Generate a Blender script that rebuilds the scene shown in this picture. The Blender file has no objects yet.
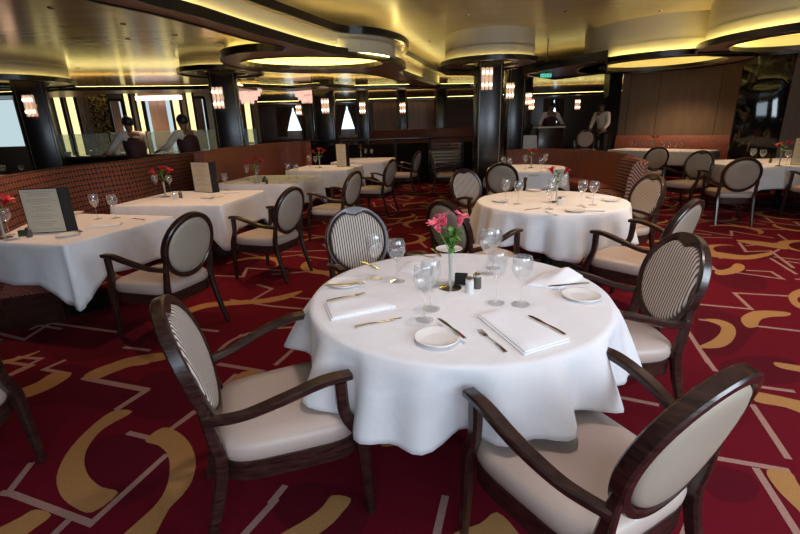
import bpy, bmesh, math, random
from mathutils import Vector, Matrix
from mathutils.geometry import tessellate_polygon
PI = math.pi
S = bpy.context.scene
C = S.collection

# ------------------------------------------------------------------ camera
FL = 448.0; EYE = 1.54
R3 = Matrix(((0.9995392, -0.0303532, 0.0), (-0.0091521, -0.3013816, 0.9534597), (-0.0289406, -0.9530204, -0.3015206)))
cam = bpy.data.cameras.new('camera'); cam.sensor_fit = 'HORIZONTAL'; cam.sensor_width = 36.0
cam.lens = FL / 800.0 * 36.0; cam.clip_end = 200; cam.clip_start = 0.05
co = bpy.data.objects.new('camera', cam); C.objects.link(co)
m = Matrix(((R3[0][0], -R3[0][1], -R3[0][2]), (R3[1][0], -R3[1][1], -R3[1][2]), (R3[2][0], -R3[2][1], -R3[2][2]))).to_4x4()
m.translation = Vector((0, 0, EYE)); co.matrix_world = m
S.camera = co
# ------------------------------------------------------------------ world, exposure
w = bpy.data.worlds.new('world'); S.world = w; w.use_nodes = True
bg = w.node_tree.nodes['Background']; bg.inputs[0].default_value = (0.75, 0.86, 1.0, 1); bg.inputs[1].default_value = 0.10
vs = S.view_settings; vs.view_transform = 'Standard'; vs.look = 'None'; vs.exposure = 0.62; vs.gamma = 1.0; vs.use_curve_mapping = False
# ------------------------------------------------------------------ lights
def area(name, loc, target, sx, sy, power, col):
    l = bpy.data.lights.new(name, 'AREA'); l.shape = 'RECTANGLE'; l.size = sx; l.size_y = sy; l.energy = power; l.color = col
    o = bpy.data.objects.new(name, l); C.objects.link(o); o.location = loc
    o.rotation_euler = (Vector(target) - Vector(loc)).to_track_quat('-Z', 'Y').to_euler(); return o
def spot(name, loc, target, power, col, ang=100, r=0.06, blend=0.8):
    l = bpy.data.lights.new(name, 'SPOT'); l.energy = power; l.color = col; l.spot_size = math.radians(ang); l.spot_blend = blend; l.shadow_soft_size = r
    o = bpy.data.objects.new(name, l); C.objects.link(o); o.location = loc
    o.rotation_euler = (Vector(target) - Vector(loc)).to_track_quat('-Z', 'Y').to_euler(); return o
WARM = (1.0, 0.66, 0.40); COOL = (0.70, 0.85, 1.0)
area('window_daylight_rear', (0.9, -1.7, 2.0), (0.5, 1.6, 0.4), 3.0, 1.4, 62, COOL)
area('window_daylight_right', (4.2, -1.0, 2.0), (0.6, 1.9, 0.4), 2.4, 1.5, 105, (0.76, 0.88, 1.0))
spot('downlight_main_table', (0.45, 1.9, 3.05), (0.3, 2.1, 0), 58, (1.0, 0.83, 0.78), 90, 0.12)
spot('downlight_second_table', (1.7, 4.4, 3.05), (1.6, 4.6, 0), 85, WARM, 75, 0.08)
spot('downlight_third_table', (2.3, 8.0, 3.05), (2.3, 8.1, 0), 95, WARM, 70, 0.08)
for i, (x, y, e) in enumerate([(-3.1, 4.0, 55), (-2.4, 5.7, 60), (-2.2, 7.3, 60), (-1.4, 9.3, 60), (-0.6, 10.9, 50)]):
    spot('downlight_row', (x, y, 2.74), (x, y, 0), e, (1.0, 0.62, 0.38), 85, 0.07)
spot('downlight_rear_table', (6.3, 11.0, 3.0), (6.3, 11.1, 0), 90, WARM, 75, 0.08)
spot('downlight_right_table', (6.2, 7.6, 2.4), (6.3, 8.1, 0), 50, WARM, 110, 0.08)
spot('downlight_carpet_right', (3.6, 3.6, 3.0), (3.4, 3.4, 0), 150, (1.0, 0.80, 0.62), 110, 0.15)
spot('downlight_carpet_far', (4.2, 6.0, 3.0), (4.0, 5.6, 0), 70, WARM, 110, 0.15)
spot('downlight_aisle', (-0.4, 4.8, 3.0), (-0.5, 4.9, 0), 60, WARM, 100, 0.12)
for x, y, e in [(-5.0, 9.9, 110), (-4.0, 17, 150), (0.5, 16.5, 150), (4.5, 15.5, 190), (-8, 11, 90), (7.0, 12.0, 90), (2.5, 20, 150), (-7, 12.6, 60)]:
    spot('fill_spot_far', (x, y, 2.7), (x, y, 0), e, WARM, 130, 0.15)  # unseen fill spots added to brighten the far room and the counter

# ------------------------------------------------------------------ helpers
def P(px, py, z=0.0):
    r = R3 @ Vector((px - 400, py - 267, FL)); t = (z - EYE) / r[2]
    return Vector((r[0] * t, r[1] * t, z))
def AT(px, py, d):
    r = R3 @ Vector((px - 400, py - 267, FL)); t = d / r[1]
    return Vector((r[0] * t, d, r[2] * t + EYE))

def tag(o, label=None, cat=None, group=None, kind=None):
    if label: o['label'] = label
    if cat: o['category'] = cat
    if group: o['group'] = group
    if kind: o['kind'] = kind
    return o
def empty(name, loc=(0, 0, 0), rz=0, label=None, cat=None, group=None):
    o = bpy.data.objects.new(name, None); C.objects.link(o); o.location = loc; o.rotation_euler = (0, 0, rz)
    o.empty_display_size = 0.1
    return tag(o, label, cat, group)
def obj(name, bm, mats, parent=None, smooth=True, loc=None, rz=0, recalc=True):
    if recalc: bmesh.ops.recalc_face_normals(bm, faces=bm.faces)
    me = bpy.data.meshes.new(name); bm.to_mesh(me); bm.free()
    for mt in (mats if isinstance(mats, (list, tuple)) else [mats]): me.materials.append(mt)
    if smooth:
        for p in me.polygons: p.use_smooth = True
        try: me.set_sharp_from_angle(angle=math.radians(38))
        except Exception: pass
    o = bpy.data.objects.new(name, me); C.objects.link(o)
    if parent: o.parent = parent
    if loc is not None: o.location = loc
    if rz: o.rotation_euler = (0, 0, rz)
    return o
def kids(o): return [c for c in list(C.objects) if c.parent == o]
def build_index():
    d = {}
    for c in C.objects:
        if c.parent: d.setdefault(c.parent, []).append(c)
    return d
def copy_tree(o, loc=None, rz=None, label=None, group=None, parent=None, idx=None):
    idx = idx if idx is not None else build_index()
    c = o.copy(); C.objects.link(c)
    if parent: c.parent = parent
    for ch in idx.get(o, []): copy_tree(ch, parent=c, idx=idx)
    if loc is not None: c.location = loc
    if rz is not None: c.rotation_euler = (0, 0, rz)
    if label: c['label'] = label
    if group: c['group'] = group
    return c
def nb(): return bmesh.new()
def box(bm, c, s, rot=None, mi=0, bev=0.0):
    M = Matrix.Translation(Vector(c))
    if rot is not None: M = M @ (Matrix.Rotation(rot, 4, 'Z') if isinstance(rot, (int, float)) else rot)
    r = bmesh.ops.create_cube(bm, size=1.0, matrix=M @ Matrix.Diagonal((s[0], s[1], s[2], 1)))
    fs = set(f for v in r['verts'] for f in v.link_faces)
    for f in fs: f.material_index = mi
    if bev > 0:
        es = set(e for v in r['verts'] for e in v.link_edges)
        rb = bmesh.ops.bevel(bm, geom=list(es), offset=bev, segments=2, affect='EDGES', profile=0.5)
        for f in rb['faces']: f.material_index = mi
    return bm
def lathe(bm, prof, seg=24, c=(0, 0, 0), mi=0, M=None, sx=1, sy=1):
    rings = []
    for r, z in prof:
        if r < 1e-5: vs_ = [bm.verts.new((c[0], c[1], c[2] + z))]
        else: vs_ = [bm.verts.new((c[0] + r * sx * math.cos(2 * PI * k / seg), c[1] + r * sy * math.sin(2 * PI * k / seg), c[2] + z)) for k in range(seg)]
        rings.append(vs_)
    for a, b in zip(rings, rings[1:]):
        if len(a) == 1 and len(b) == 1: continue
        for k in range(seg):
            k2 = (k + 1) % seg
            if len(a) == 1: f = bm.faces.new((a[0], b[k2], b[k]))
            elif len(b) == 1: f = bm.faces.new((a[k], a[k2], b[0]))
            else: f = bm.faces.new((a[k], a[k2], b[k2], b[k]))
            f.material_index = mi
    if M is not None:
        for ring in rings:
            for v in ring: v.co = M @ v.co
    return bm
def loft(bm, rings, mi=0, cap0=True, cap1=True, closed=True):
    R = [[bm.verts.new(p) for p in r] for r in rings]
    n = len(R[0])
    for a, b in zip(R, R[1:]):
        for k in range(n if closed else n - 1):
            k2 = (k + 1) % n
            f = bm.faces.new((a[k], a[k2], b[k2], b[k])); f.material_index = mi
    if cap0: f = bm.faces.new(R[0][::-1]); f.material_index = mi
    if cap1: f = bm.faces.new(R[-1]); f.material_index = mi
    return R
def crom(pts, n=6):
    pts = [Vector(p) for p in pts]; out = []
    for i in range(len(pts) - 1):
        p0 = pts[max(i - 1, 0)]; p1 = pts[i]; p2 = pts[i + 1]; p3 = pts[min(i + 2, len(pts) - 1)]
        for k in range(n):
            t = k / n
            out.append(0.5 * ((2 * p1) + (-p0 + p2) * t + (2 * p0 - 5 * p1 + 4 * p2 - p3) * t * t + (-p0 + 3 * p1 - 3 * p2 + p3) * t ** 3))
    out.append(pts[-1]); return out
def sweep(bm, pts, ws, hs, side=Vector((1, 0, 0)), mi=0, n=6, ch=0.22, smooth=True):
    """rectangular chamfered section swept along pts; side = preferred width axis"""
    m_ = len(pts); path = crom(pts, n) if smooth else [Vector(p) for p in pts]
    def lerp(a, t):
        if isinstance(a, (int, float)): return a
        x = t * (len(a) - 1); i = min(int(x), len(a) - 2); return a[i] + (a[i + 1] - a[i]) * (x - i)
    rings = []; N = len(path)
    for i, p in enumerate(path):
        t = i / (N - 1); T = (path[min(i + 1, N - 1)] - path[max(i - 1, 0)]).normalized()
        sd = side if not callable(side) else side(t)
        u = (sd - T * sd.dot(T)).normalized(); v = T.cross(u)
        a = lerp(ws, t) / 2; b = lerp(hs, t) / 2; c_ = min(a, b) * ch * 2
        sec = [(a, b - c_), (a - c_, b), (-a + c_, b), (-a, b - c_), (-a, -b + c_), (-a + c_, -b), (a - c_, -b), (a, -b + c_)]
        rings.append([p + u * q[0] + v * q[1] for q in sec])
    loft(bm, rings, mi); return bm
def tube(bm, pts, r, seg=8, mi=0, n=5):
    path = crom(pts, n) if len(pts) > 2 else [Vector(p) for p in pts]; N = len(path); rings = []
    for i, p in enumerate(path):
        T = (path[min(i + 1, N - 1)] - path[max(i - 1, 0)]).normalized()
        a = Vector((0, 0, 1)) if abs(T.z) < 0.9 else Vector((1, 0, 0))
        u = T.cross(a).normalized(); v = T.cross(u)
        rr = r if not isinstance(r, (list, tuple)) else r[0] + (r[-1] - r[0]) * i / (N - 1)
        rings.append([p + (u * math.cos(2 * PI * k / seg) + v * math.sin(2 * PI * k / seg)) * rr for k in range(seg)])
    loft(bm, rings, mi); return bm
def prism(bm, outer, z0, z1, holes=(), mi=0, top=True, bottom=True, side_mi=None):
    loops = [[Vector((p[0], p[1], 0)) for p in outer]] + [[Vector((p[0], p[1], 0)) for p in h] for h in holes]
    tris = tessellate_polygon(loops); flat = [p for l in loops for p in l]
    vb = [bm.verts.new((p.x, p.y, z0)) for p in flat]; vt = [bm.verts.new((p.x, p.y, z1)) for p in flat]
    for t in tris:
        if bottom:
            try: bm.faces.new([vb[i] for i in t]).material_index = mi
            except ValueError: pass
        if top:
            try: bm.faces.new([vt[i] for i in t]).material_index = mi
            except ValueError: pass
    o = 0; sm = mi if side_mi is None else side_mi
    for l in loops:
        n = len(l)
        for k in range(n):
            a, b = o + k, o + (k + 1) % n
            bm.faces.new((vb[a], vb[b], vt[b], vt[a])).material_index = sm
        o += n
    return bm
def offset_poly(pts, d, closed=False):
    out = []; n = len(pts)
    for i in range(n):
        a = Vector(pts[i - 1][:2]) if (closed or i > 0) else None; b = Vector(pts[i][:2])
        c = Vector(pts[(i + 1) % n][:2]) if (closed or i < n - 1) else None
        ns = []
        if a is not None and (b - a).length > 1e-6: t = (b - a).normalized(); ns.append(Vector((-t.y, t.x)))
        if c is not None and (c - b).length > 1e-6: t = (c - b).normalized(); ns.append(Vector((-t.y, t.x)))
        nn = sum(ns, Vector((0, 0))); nn = nn.normalized() if nn.length > 1e-6 else Vector((0, 0))
        k = 1.0 / max(0.5, nn.dot(ns[0])) if ns else 1
        out.append((b.x + nn.x * d * k, b.y + nn.y * d * k))
    return out
def ribbon(bm, pts, d0, d1, z0, z1, closed=False, mi=0):
    """wall-like strip following pts between sideways offsets d0..d1 and heights z0..z1"""
    A = offset_poly(pts, d0, closed); B = offset_poly(pts, d1, closed); n = len(pts); V = []
    for a, b in zip(A, B):
        V.append([bm.verts.new((a[0], a[1], z0)), bm.verts.new((b[0], b[1], z0)), bm.verts.new((b[0], b[1], z1)), bm.verts.new((a[0], a[1], z1))])
    for i in range(n if closed else n - 1):
        p, q = V[i], V[(i + 1) % n]
        for k in range(4):
            k2 = (k + 1) % 4
            bm.faces.new((p[k], p[k2], q[k2], q[k])).material_index = mi
    if not closed:
        bm.faces.new(V[0][::-1]).material_index = mi; bm.faces.new(V[-1]).material_index = mi
    return bm
def circle(cx, cy, r, n=48, ry=None, rot=0):
    ry = ry or r; o = []
    for k in range(n):
        a = 2 * PI * k / n; x = r * math.cos(a); y = ry * math.sin(a)
        o.append((cx + x * math.cos(rot) - y * math.sin(rot), cy + x * math.sin(rot) + y * math.cos(rot)))
    return o
def ell(bm, c, r, M=None, seg=12, rings=8, mi=0):
    prof = [(math.sin(PI * k / rings), -math.cos(PI * k / rings)) for k in range(rings + 1)]
    T = Matrix.Translation(Vector(c)) @ (M.to_4x4() if M is not None else Matrix.Identity(4)) @ Matrix.Diagonal((r[0], r[1], r[2], 1))
    return lathe(bm, prof, seg, mi=mi, M=T)

# ------------------------------------------------------------------ materials
def mat(name, col, rough=0.5, metal=0.0, **k):
    m = bpy.data.materials.new(name); m.use_nodes = True; b = m.node_tree.nodes['Principled BSDF']
    b.inputs['Base Color'].default_value = (*col, 1); b.inputs['Roughness'].default_value = rough; b.inputs['Metallic'].default_value = metal
    for kk, v in k.items(): b.inputs[kk.replace('_', ' ')].default_value = v
    return m
def nodes(m): return m.node_tree.nodes, m.node_tree.links, m.node_tree.nodes['Principled BSDF']
def noise_mix(m, c1, c2, scale=5, detail=3, dist=0, stretch=(1, 1, 1), bump=0.0, lo=0.35, hi=0.65, bscale=None):
    n, l, b = nodes(m); tc = n.new('ShaderNodeTexCoord'); mp = n.new('ShaderNodeMapping'); mp.inputs['Scale'].default_value = stretch
    l.new(tc.outputs['Object'], mp.inputs[0]); ns = n.new('ShaderNodeTexNoise'); ns.inputs['Scale'].default_value = scale; ns.inputs['Detail'].default_value = detail; ns.inputs['Distortion'].default_value = dist
    l.new(mp.outputs[0], ns.inputs['Vector']); cr = n.new('ShaderNodeValToRGB'); cr.color_ramp.elements[0].position = lo; cr.color_ramp.elements[1].position = hi
    cr.color_ramp.elements[0].color = (*c1, 1); cr.color_ramp.elements[1].color = (*c2, 1)
    l.new(ns.outputs['Fac'], cr.inputs[0]); l.new(cr.outputs[0], b.inputs['Base Color'])
    if bump:
        bp = n.new('ShaderNodeBump'); bp.inputs['Strength'].default_value = bump; bp.inputs['Distance'].default_value = 0.004 if bump < 0.5 or bscale else 0.008
        src = ns
        if bscale:
            src = n.new('ShaderNodeTexNoise'); src.inputs['Scale'].default_value = bscale; l.new(tc.outputs['Object'], src.inputs['Vector'])
        l.new(src.outputs['Fac'], bp.inputs['Height']); l.new(bp.outputs[0], b.inputs['Normal'])
    return m
def emis(name, col, s):
    m = mat(name, (0.02, 0.02, 0.02), 0.6); b = m.node_tree.nodes['Principled BSDF']
    b.inputs['Emission Color'].default_value = (*col, 1); b.inputs['Emission Strength'].default_value = s; return m
def glassmat(name, tint=(0.975, 0.98, 0.98), k=1.0):
    m = bpy.data.materials.new(name); m.use_nodes = True; n = m.node_tree.nodes; l = m.node_tree.links
    for q in list(n):
        if q.type != 'OUTPUT_MATERIAL': n.remove(q)
    out = [q for q in n][0]; tr = n.new('ShaderNodeBsdfTransparent'); tr.inputs[0].default_value = (*tint, 1)
    gl = n.new('ShaderNodeBsdfGlossy'); gl.inputs['Roughness'].default_value = 0.02; gl.inputs[0].default_value = (1, 1, 1, 1)
    lw = n.new('ShaderNodeLayerWeight'); lw.inputs[0].default_value = 0.25
    mt = n.new('ShaderNodeMath'); mt.operation = 'MULTIPLY_ADD'; mt.inputs[1].default_value = 0.34 * k; mt.inputs[2].default_value = 0.03 * k
    l.new(lw.outputs['Facing'], mt.inputs[0]); mx = n.new('ShaderNodeMixShader'); l.new(mt.outputs[0], mx.inputs[0]); l.new(tr.outputs[0], mx.inputs[1]); l.new(gl.outputs[0], mx.inputs[2])
    l.new(mx.outputs[0], out.inputs[0]); return m

M_wood = noise_mix(mat('dark_walnut', (0.05, 0.02, 0.015), 0.30, Coat_Weight=0.3, Coat_Roughness=0.15), (0.014, 0.006, 0.005), (0.046, 0.019, 0.014), 14, 5, 0.6, (1, 1, 7), 0.15)
M_leather = noise_mix(mat('taupe_leather', (0.4, 0.33, 0.28), 0.42), (0.44, 0.345, 0.30), (0.51, 0.405, 0.35), 3, 3, 0, (1, 1, 1), 0.12, 0.3, 0.7, 180)
M_cream = noise_mix(mat('cream_leather', (0.55, 0.49, 0.36), 0.45), (0.34, 0.285, 0.22), (0.40, 0.335, 0.26), 3, 3, 0, (1, 1, 1), 0.1, 0.3, 0.7, 180)
M_cloth = noise_mix(mat('white_linen', (0.8, 0.78, 0.8), 0.85, Sheen_Weight=0.2), (0.78, 0.76, 0.78), (0.84, 0.82, 0.84), 7, 3, 0.8, (1, 1, 1), 0.5, 0.3, 0.7)
M_napkin = mat('white_napkin_cotton', (0.86, 0.86, 0.9), 0.9)
M_china = mat('white_china', (0.82, 0.79, 0.76), 0.12)
M_silver = mat('polished_silver', (0.72, 0.66, 0.6), 0.16, 1.0)
M_gold = mat('brushed_brass', (0.5, 0.36, 0.14), 0.3, 1.0)
M_chrome = mat('chrome', (0.7, 0.7, 0.72), 0.1, 1.0)
M_bronze = mat('dark_bronze_trim', (0.10, 0.07, 0.04), 0.35, 0.8)
M_black = mat('black_lacquer', (0.010, 0.008, 0.007), 0.26, Coat_Weight=0.15, Coat_Roughness=0.2)
M_blackmat = mat('black_steel', (0.012, 0.010, 0.009), 0.45, Specular_IOR_Level=0.2)
M_glass = glassmat('clear_glass', (0.975, 0.98, 0.98), 1.25)
_n, _l = M_glass.node_tree.nodes, M_glass.node_tree.links; _o = [q for q in _n if q.type == 'OUTPUT_MATERIAL'][0]; _src = _o.inputs[0].links[0].from_socket
_d = _n.new('ShaderNodeBsdfDiffuse'); _d.inputs[0].default_value = (0.9, 0.9, 0.9, 1); _m = _n.new('ShaderNodeMixShader'); _m.inputs[0].default_value = 0.045  # faint diffuse white mixed in to imitate light caught in the stemware
_l.new(_src, _m.inputs[1]); _l.new(_d.outputs[0], _m.inputs[2]); _l.new(_m.outputs[0], _o.inputs[0])
M_pane = glassmat('counter_glass', (0.86, 0.93, 0.92), 1.2)
_n, _l = M_pane.node_tree.nodes, M_pane.node_tree.links; _o = [q for q in _n if q.type == 'OUTPUT_MATERIAL'][0]; _src = _o.inputs[0].links[0].from_socket
_d = _n.new('ShaderNodeBsdfDiffuse'); _d.inputs[0].default_value = (0.62, 0.78, 0.72, 1); _m = _n.new('ShaderNodeMixShader'); _m.inputs[0].default_value = 0.3  # pale green diffuse mixed in to imitate bright reflections on the screen
_l.new(_src, _m.inputs[1]); _l.new(_d.outputs[0], _m.inputs[2]); _l.new(_m.outputs[0], _o.inputs[0])
M_tube = glassmat('milky_vase_glass', (0.95, 0.95, 0.95), 1.2)
_n, _l = M_tube.node_tree.nodes, M_tube.node_tree.links; _o = [q for q in _n if q.type == 'OUTPUT_MATERIAL'][0]; _src = _o.inputs[0].links[0].from_socket
_d = _n.new('ShaderNodeBsdfDiffuse'); _d.inputs[0].default_value = (0.8, 0.82, 0.82, 1); _m = _n.new('ShaderNodeMixShader'); _m.inputs[0].default_value = 0.3
_l.new(_src, _m.inputs[1]); _l.new(_d.outputs[0], _m.inputs[2]); _l.new(_m.outputs[0], _o.inputs[0])
M_saltglass = mat('salt_filled_glass', (0.7, 0.7, 0.68), 0.15); M_pepper = mat('pepper_filled_glass', (0.09, 0.08, 0.07), 0.15)
M_ceil = noise_mix(mat('bronze_gloss_ceiling', (0.45, 0.36, 0.24), 0.22), (0.24, 0.165, 0.105), (0.28, 0.20, 0.13), 1.2, 3, 0.5, (1, 6, 1), 0.02)
M_ceilA = noise_mix(mat('champagne_satin_ceiling', (0.5, 0.42, 0.3), 0.34), (0.40, 0.32, 0.22), (0.45, 0.37, 0.26), 1.2, 3, 0.5, (1, 6, 1), 0.02)
M_drum = mat('beige_satin_drum', (0.50, 0.45, 0.33), 0.5)
M_soffit = mat('brown_gloss_soffit', (0.27, 0.15, 0.085), 0.35)
M_cove = emis('cove_lamp_strip', (1.0, 0.80, 0.26), 18.0)
M_cove3 = emis('soft_cove_lamp', (1.0, 0.80, 0.26), 9.0)
M_cove2 = emis('wide_cove_lamp', (1.0, 0.80, 0.26), 6.0)
M_onyx = noise_mix(emis('backlit_onyx', (1.0, 0.80, 0.34), 0.95), (0.5, 0.42, 0.25), (0.7, 0.6, 0.4), 3)
M_bulb = emis('lamp_bulb', (1.0, 0.62, 0.38), 9.0); M_window = emis('daylit_window_pane', (0.62, 0.85, 1.0), 1.5)
M_dimwin = emis('hazy_daylit_glass', (0.62, 0.80, 0.86), 0.55)
M_curtain = noise_mix(mat('brown_curtain', (0.1, 0.06, 0.045), 0.8), (0.10, 0.06, 0.05), (0.20, 0.13, 0.10), 8, 2, 0, (6, 6, 0.3))
M_pinkcurt = noise_mix(mat('dusty_pink_blind', (0.4, 0.26, 0.2), 0.8), (0.36, 0.23, 0.17), (0.45, 0.3, 0.22), 8, 2, 0, (6, 6, 0.3))
M_taupe = noise_mix(mat('taupe_wall_panel', (0.24, 0.165, 0.105), 0.45), (0.27, 0.19, 0.125), (0.31, 0.22, 0.145), 2, 2, 0, (4, 4, 0.5))
M_darkwall = mat('dark_brown_wall', (0.10, 0.065, 0.048), 0.5)
M_platform = mat('dark_platform', (0.03, 0.015, 0.012), 0.5)
M_paper = mat('cream_menu_paper', (0.62, 0.55, 0.42), 0.8); M_cover = mat('black_menu_cover', (0.022, 0.018, 0.016), 0.6, Specular_IOR_Level=0.2)
M_pink = noise_mix(mat('pink_petal', (0.8, 0.1, 0.2), 0.5), (0.75, 0.05, 0.12), (0.9, 0.28, 0.36), 60, 2); M_red = mat('red_petal', (0.55, 0.015, 0.03), 0.5)
M_leaf = mat('green_leaf', (0.09, 0.24, 0.035), 0.5); M_stem = mat('green_stem', (0.12, 0.28, 0.05), 0.5)
M_skin = mat('brown_skin', (0.22, 0.11, 0.07), 0.5); M_hair = mat('black_hair', (0.01, 0.008, 0.008), 0.5)
M_shirt = mat('white_shirt', (0.7, 0.66, 0.58), 0.8); M_vest = mat('maroon_waistcoat', (0.05, 0.014, 0.014), 0.7); M_trous = mat('black_trousers', (0.012, 0.012, 0.014), 0.8)
M_green = emis('green_exit_sign', (0.05, 0.5, 0.35), 0.9)
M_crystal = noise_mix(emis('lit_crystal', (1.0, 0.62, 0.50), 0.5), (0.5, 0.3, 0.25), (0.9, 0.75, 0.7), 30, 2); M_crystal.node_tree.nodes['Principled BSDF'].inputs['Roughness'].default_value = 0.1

def stripe_mat():
    m = mat('striped_fabric', (0.6, 0.55, 0.5), 0.7); n, l, b = nodes(m)
    tc = n.new('ShaderNodeTexCoord'); wv = n.new('ShaderNodeTexWave'); wv.wave_type = 'BANDS'; wv.bands_direction = 'X'
    wv.inputs['Scale'].default_value = 17.0; wv.inputs['Distortion'].default_value = 0.9; wv.inputs['Detail'].default_value = 0; wv.inputs['Detail Scale'].default_value = 0.35
    l.new(tc.outputs['Object'], wv.inputs['Vector']); cr = n.new('ShaderNodeValToRGB'); cr.color_ramp.elements[0].position = 0.18; cr.color_ramp.elements[1].position = 0.55
    cr.color_ramp.elements[0].color = (0.07, 0.035, 0.03, 1); cr.color_ramp.elements[1].color = (0.58, 0.52, 0.46, 1)
    l.new(wv.outputs['Fac'], cr.inputs[0]); l.new(cr.outputs[0], b.inputs['Base Color']); return m
M_stripe = stripe_mat()
def lattice_mat():
    m = mat('hexagon_lattice_fabric', (0.2, 0.03, 0.03), 0.65); n, l, b = nodes(m)
    tc = n.new('ShaderNodeTexCoord'); mp = n.new('ShaderNodeMapping'); mp.inputs['Scale'].default_value = (1, 1, 1)
    l.new(tc.outputs['UV'], mp.inputs[0]); vo = n.new('ShaderNodeTexVoronoi'); vo.voronoi_dimensions = '2D'; vo.feature = 'F1'; vo.inputs['Scale'].default_value = 17.0; vo.inputs['Randomness'].default_value = 0.12
    l.new(mp.outputs[0], vo.inputs['Vector']); cr = n.new('ShaderNodeValToRGB'); e = cr.color_ramp.elements
    e[0].position = 0.0; e[0].color = (0.13, 0.012, 0.014, 1); e[1].position = 0.22; e[1].color = (0.30, 0.095, 0.05, 1)
    for p, c_ in [(0.17, (0.13, 0.012, 0.014)), (0.38, (0.30, 0.095, 0.05)), (0.44, (0.02, 0.008, 0.012)), (1.0, (0.02, 0.008, 0.012))]:
        q = e.new(p); q.color = (*c_, 1)
    l.new(vo.outputs['Distance'], cr.inputs[0]); l.new(cr.outputs[0], b.inputs['Base Color']); return m
M_lattice = lattice_mat()
M_rust = noise_mix(mat('rust_red_upholstery', (0.3, 0.09, 0.05), 0.6), (0.21, 0.06, 0.038), (0.28, 0.09, 0.055), 25, 3, 0, (1, 1, 1), 0.1)
def dot_mat():
    m = mat('dotted_upholstery', (0.1, 0.02, 0.02), 0.65); n, l, b = nodes(m); tc = n.new('ShaderNodeTexCoord'); vo = n.new('ShaderNodeTexVoronoi'); vo.voronoi_dimensions = '2D'
    vo.inputs['Scale'].default_value = 20.0; vo.inputs['Randomness'].default_value = 0.0; l.new(tc.outputs['UV'], vo.inputs['Vector'])
    cr = n.new('ShaderNodeValToRGB'); cr.color_ramp.elements[0].position = 0.28; cr.color_ramp.elements[1].position = 0.34; cr.color_ramp.elements[0].color = (0.55, 0.34, 0.24, 1); cr.color_ramp.elements[1].color = (0.13, 0.02, 0.02, 1)
    l.new(vo.outputs['Distance'], cr.inputs[0]); l.new(cr.outputs[0], b.inputs['Base Color']); return m
M_dots = dot_mat()
def carpet(name, c1, c2):
    m = mat(name, c1, 0.95); m.node_tree.nodes['Principled BSDF'].inputs['Specular IOR Level'].default_value = 0.1
    return noise_mix(m, c1, c2, 260, 2, 0, (1, 1, 1), 0.5, 0.3, 0.7)
M_cred = carpet('crimson_carpet', (0.105, 0.0032, 0.010), (0.15, 0.005, 0.015)); M_cmar = carpet('maroon_carpet', (0.070, 0.0030, 0.009), (0.105, 0.0045, 0.013))
M_cgold = carpet('gold_carpet', (0.34, 0.165, 0.06), (0.44, 0.225, 0.085)); M_cline = carpet('rose_beige_carpet', (0.30, 0.165, 0.14), (0.40, 0.225, 0.19))
M_art = noise_mix(mat('gold_leaf_mosaic', (0.3, 0.2, 0.08), 0.3, 0.5), (0.02, 0.015, 0.01), (0.62, 0.45, 0.16), 14, 4, 1.5, (1, 1, 1), 0, 0.48, 0.6)
M_marble = noise_mix(mat('black_marble', (0.02, 0.02, 0.02), 0.06), (0.008, 0.007, 0.006), (0.16, 0.12, 0.06), 4, 6, 2.0, (1, 1, 0.6), 0, 0.56, 0.78)

# ------------------------------------------------------------------ FLOOR with its inlaid carpet pattern
bm = nb(); box(bm, (0, 9, -0.05), (40, 36, 0.1))
ZJ = [0]
def patch(pts, z, mi):
    ZJ[0] = (ZJ[0] + 1) % 60; z = z + ZJ[0] * 0.00001
    loops = [[Vector((p[0], p[1], 0)) for p in pts]]
    v = [bm.verts.new((p[0], p[1], z)) for p in pts]
    for t in tessellate_polygon(loops):
        try:
            f = bm.faces.new([v[i] for i in t]); f.material_index = mi; f.normal_update()
            if f.normal.z < 0: f.normal_flip()
        except ValueError: pass
def fl(poly, off=(0, 0), k=1.0): return [P(off[0] + x / k, off[1] + y / k, 0) for x, y in poly]
def smooth_closed(pts, n=4):
    q = [Vector((p[0], p[1], 0)) for p in pts]; q = q[-1:] + q + q[:2]; c_ = crom(q, n); return c_[n:-n - 1]
def line(pts, wd=0.032, z=0.0018, mi=3):
    ZJ[0] = (ZJ[0] + 1) % 40; z = z + ZJ[0] * 0.00001
    pts = [Vector((p[0], p[1], 0)) for p in pts]
    A = offset_poly(pts, wd / 2); B = offset_poly(pts, -wd / 2); v = [(bm.verts.new((a[0], a[1], z)), bm.verts.new((b[0], b[1], z))) for a, b in zip(A, B)]
    for p, q in zip(v, v[1:]):
        f = bm.faces.new((p[0], p[1], q[1], q[0])); f.material_index = mi; f.normal_update()
        if f.normal.z < 0: f.normal_flip()
O1 = ((0, 354), 2.963); O2 = ((530, 180), 2.963); O3 = ((530, 354), 2.963); O4 = ((270, 354), 2.963); O5 = ((140, 280), 3.333); O6 = ((0, 260), 2.427)
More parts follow.
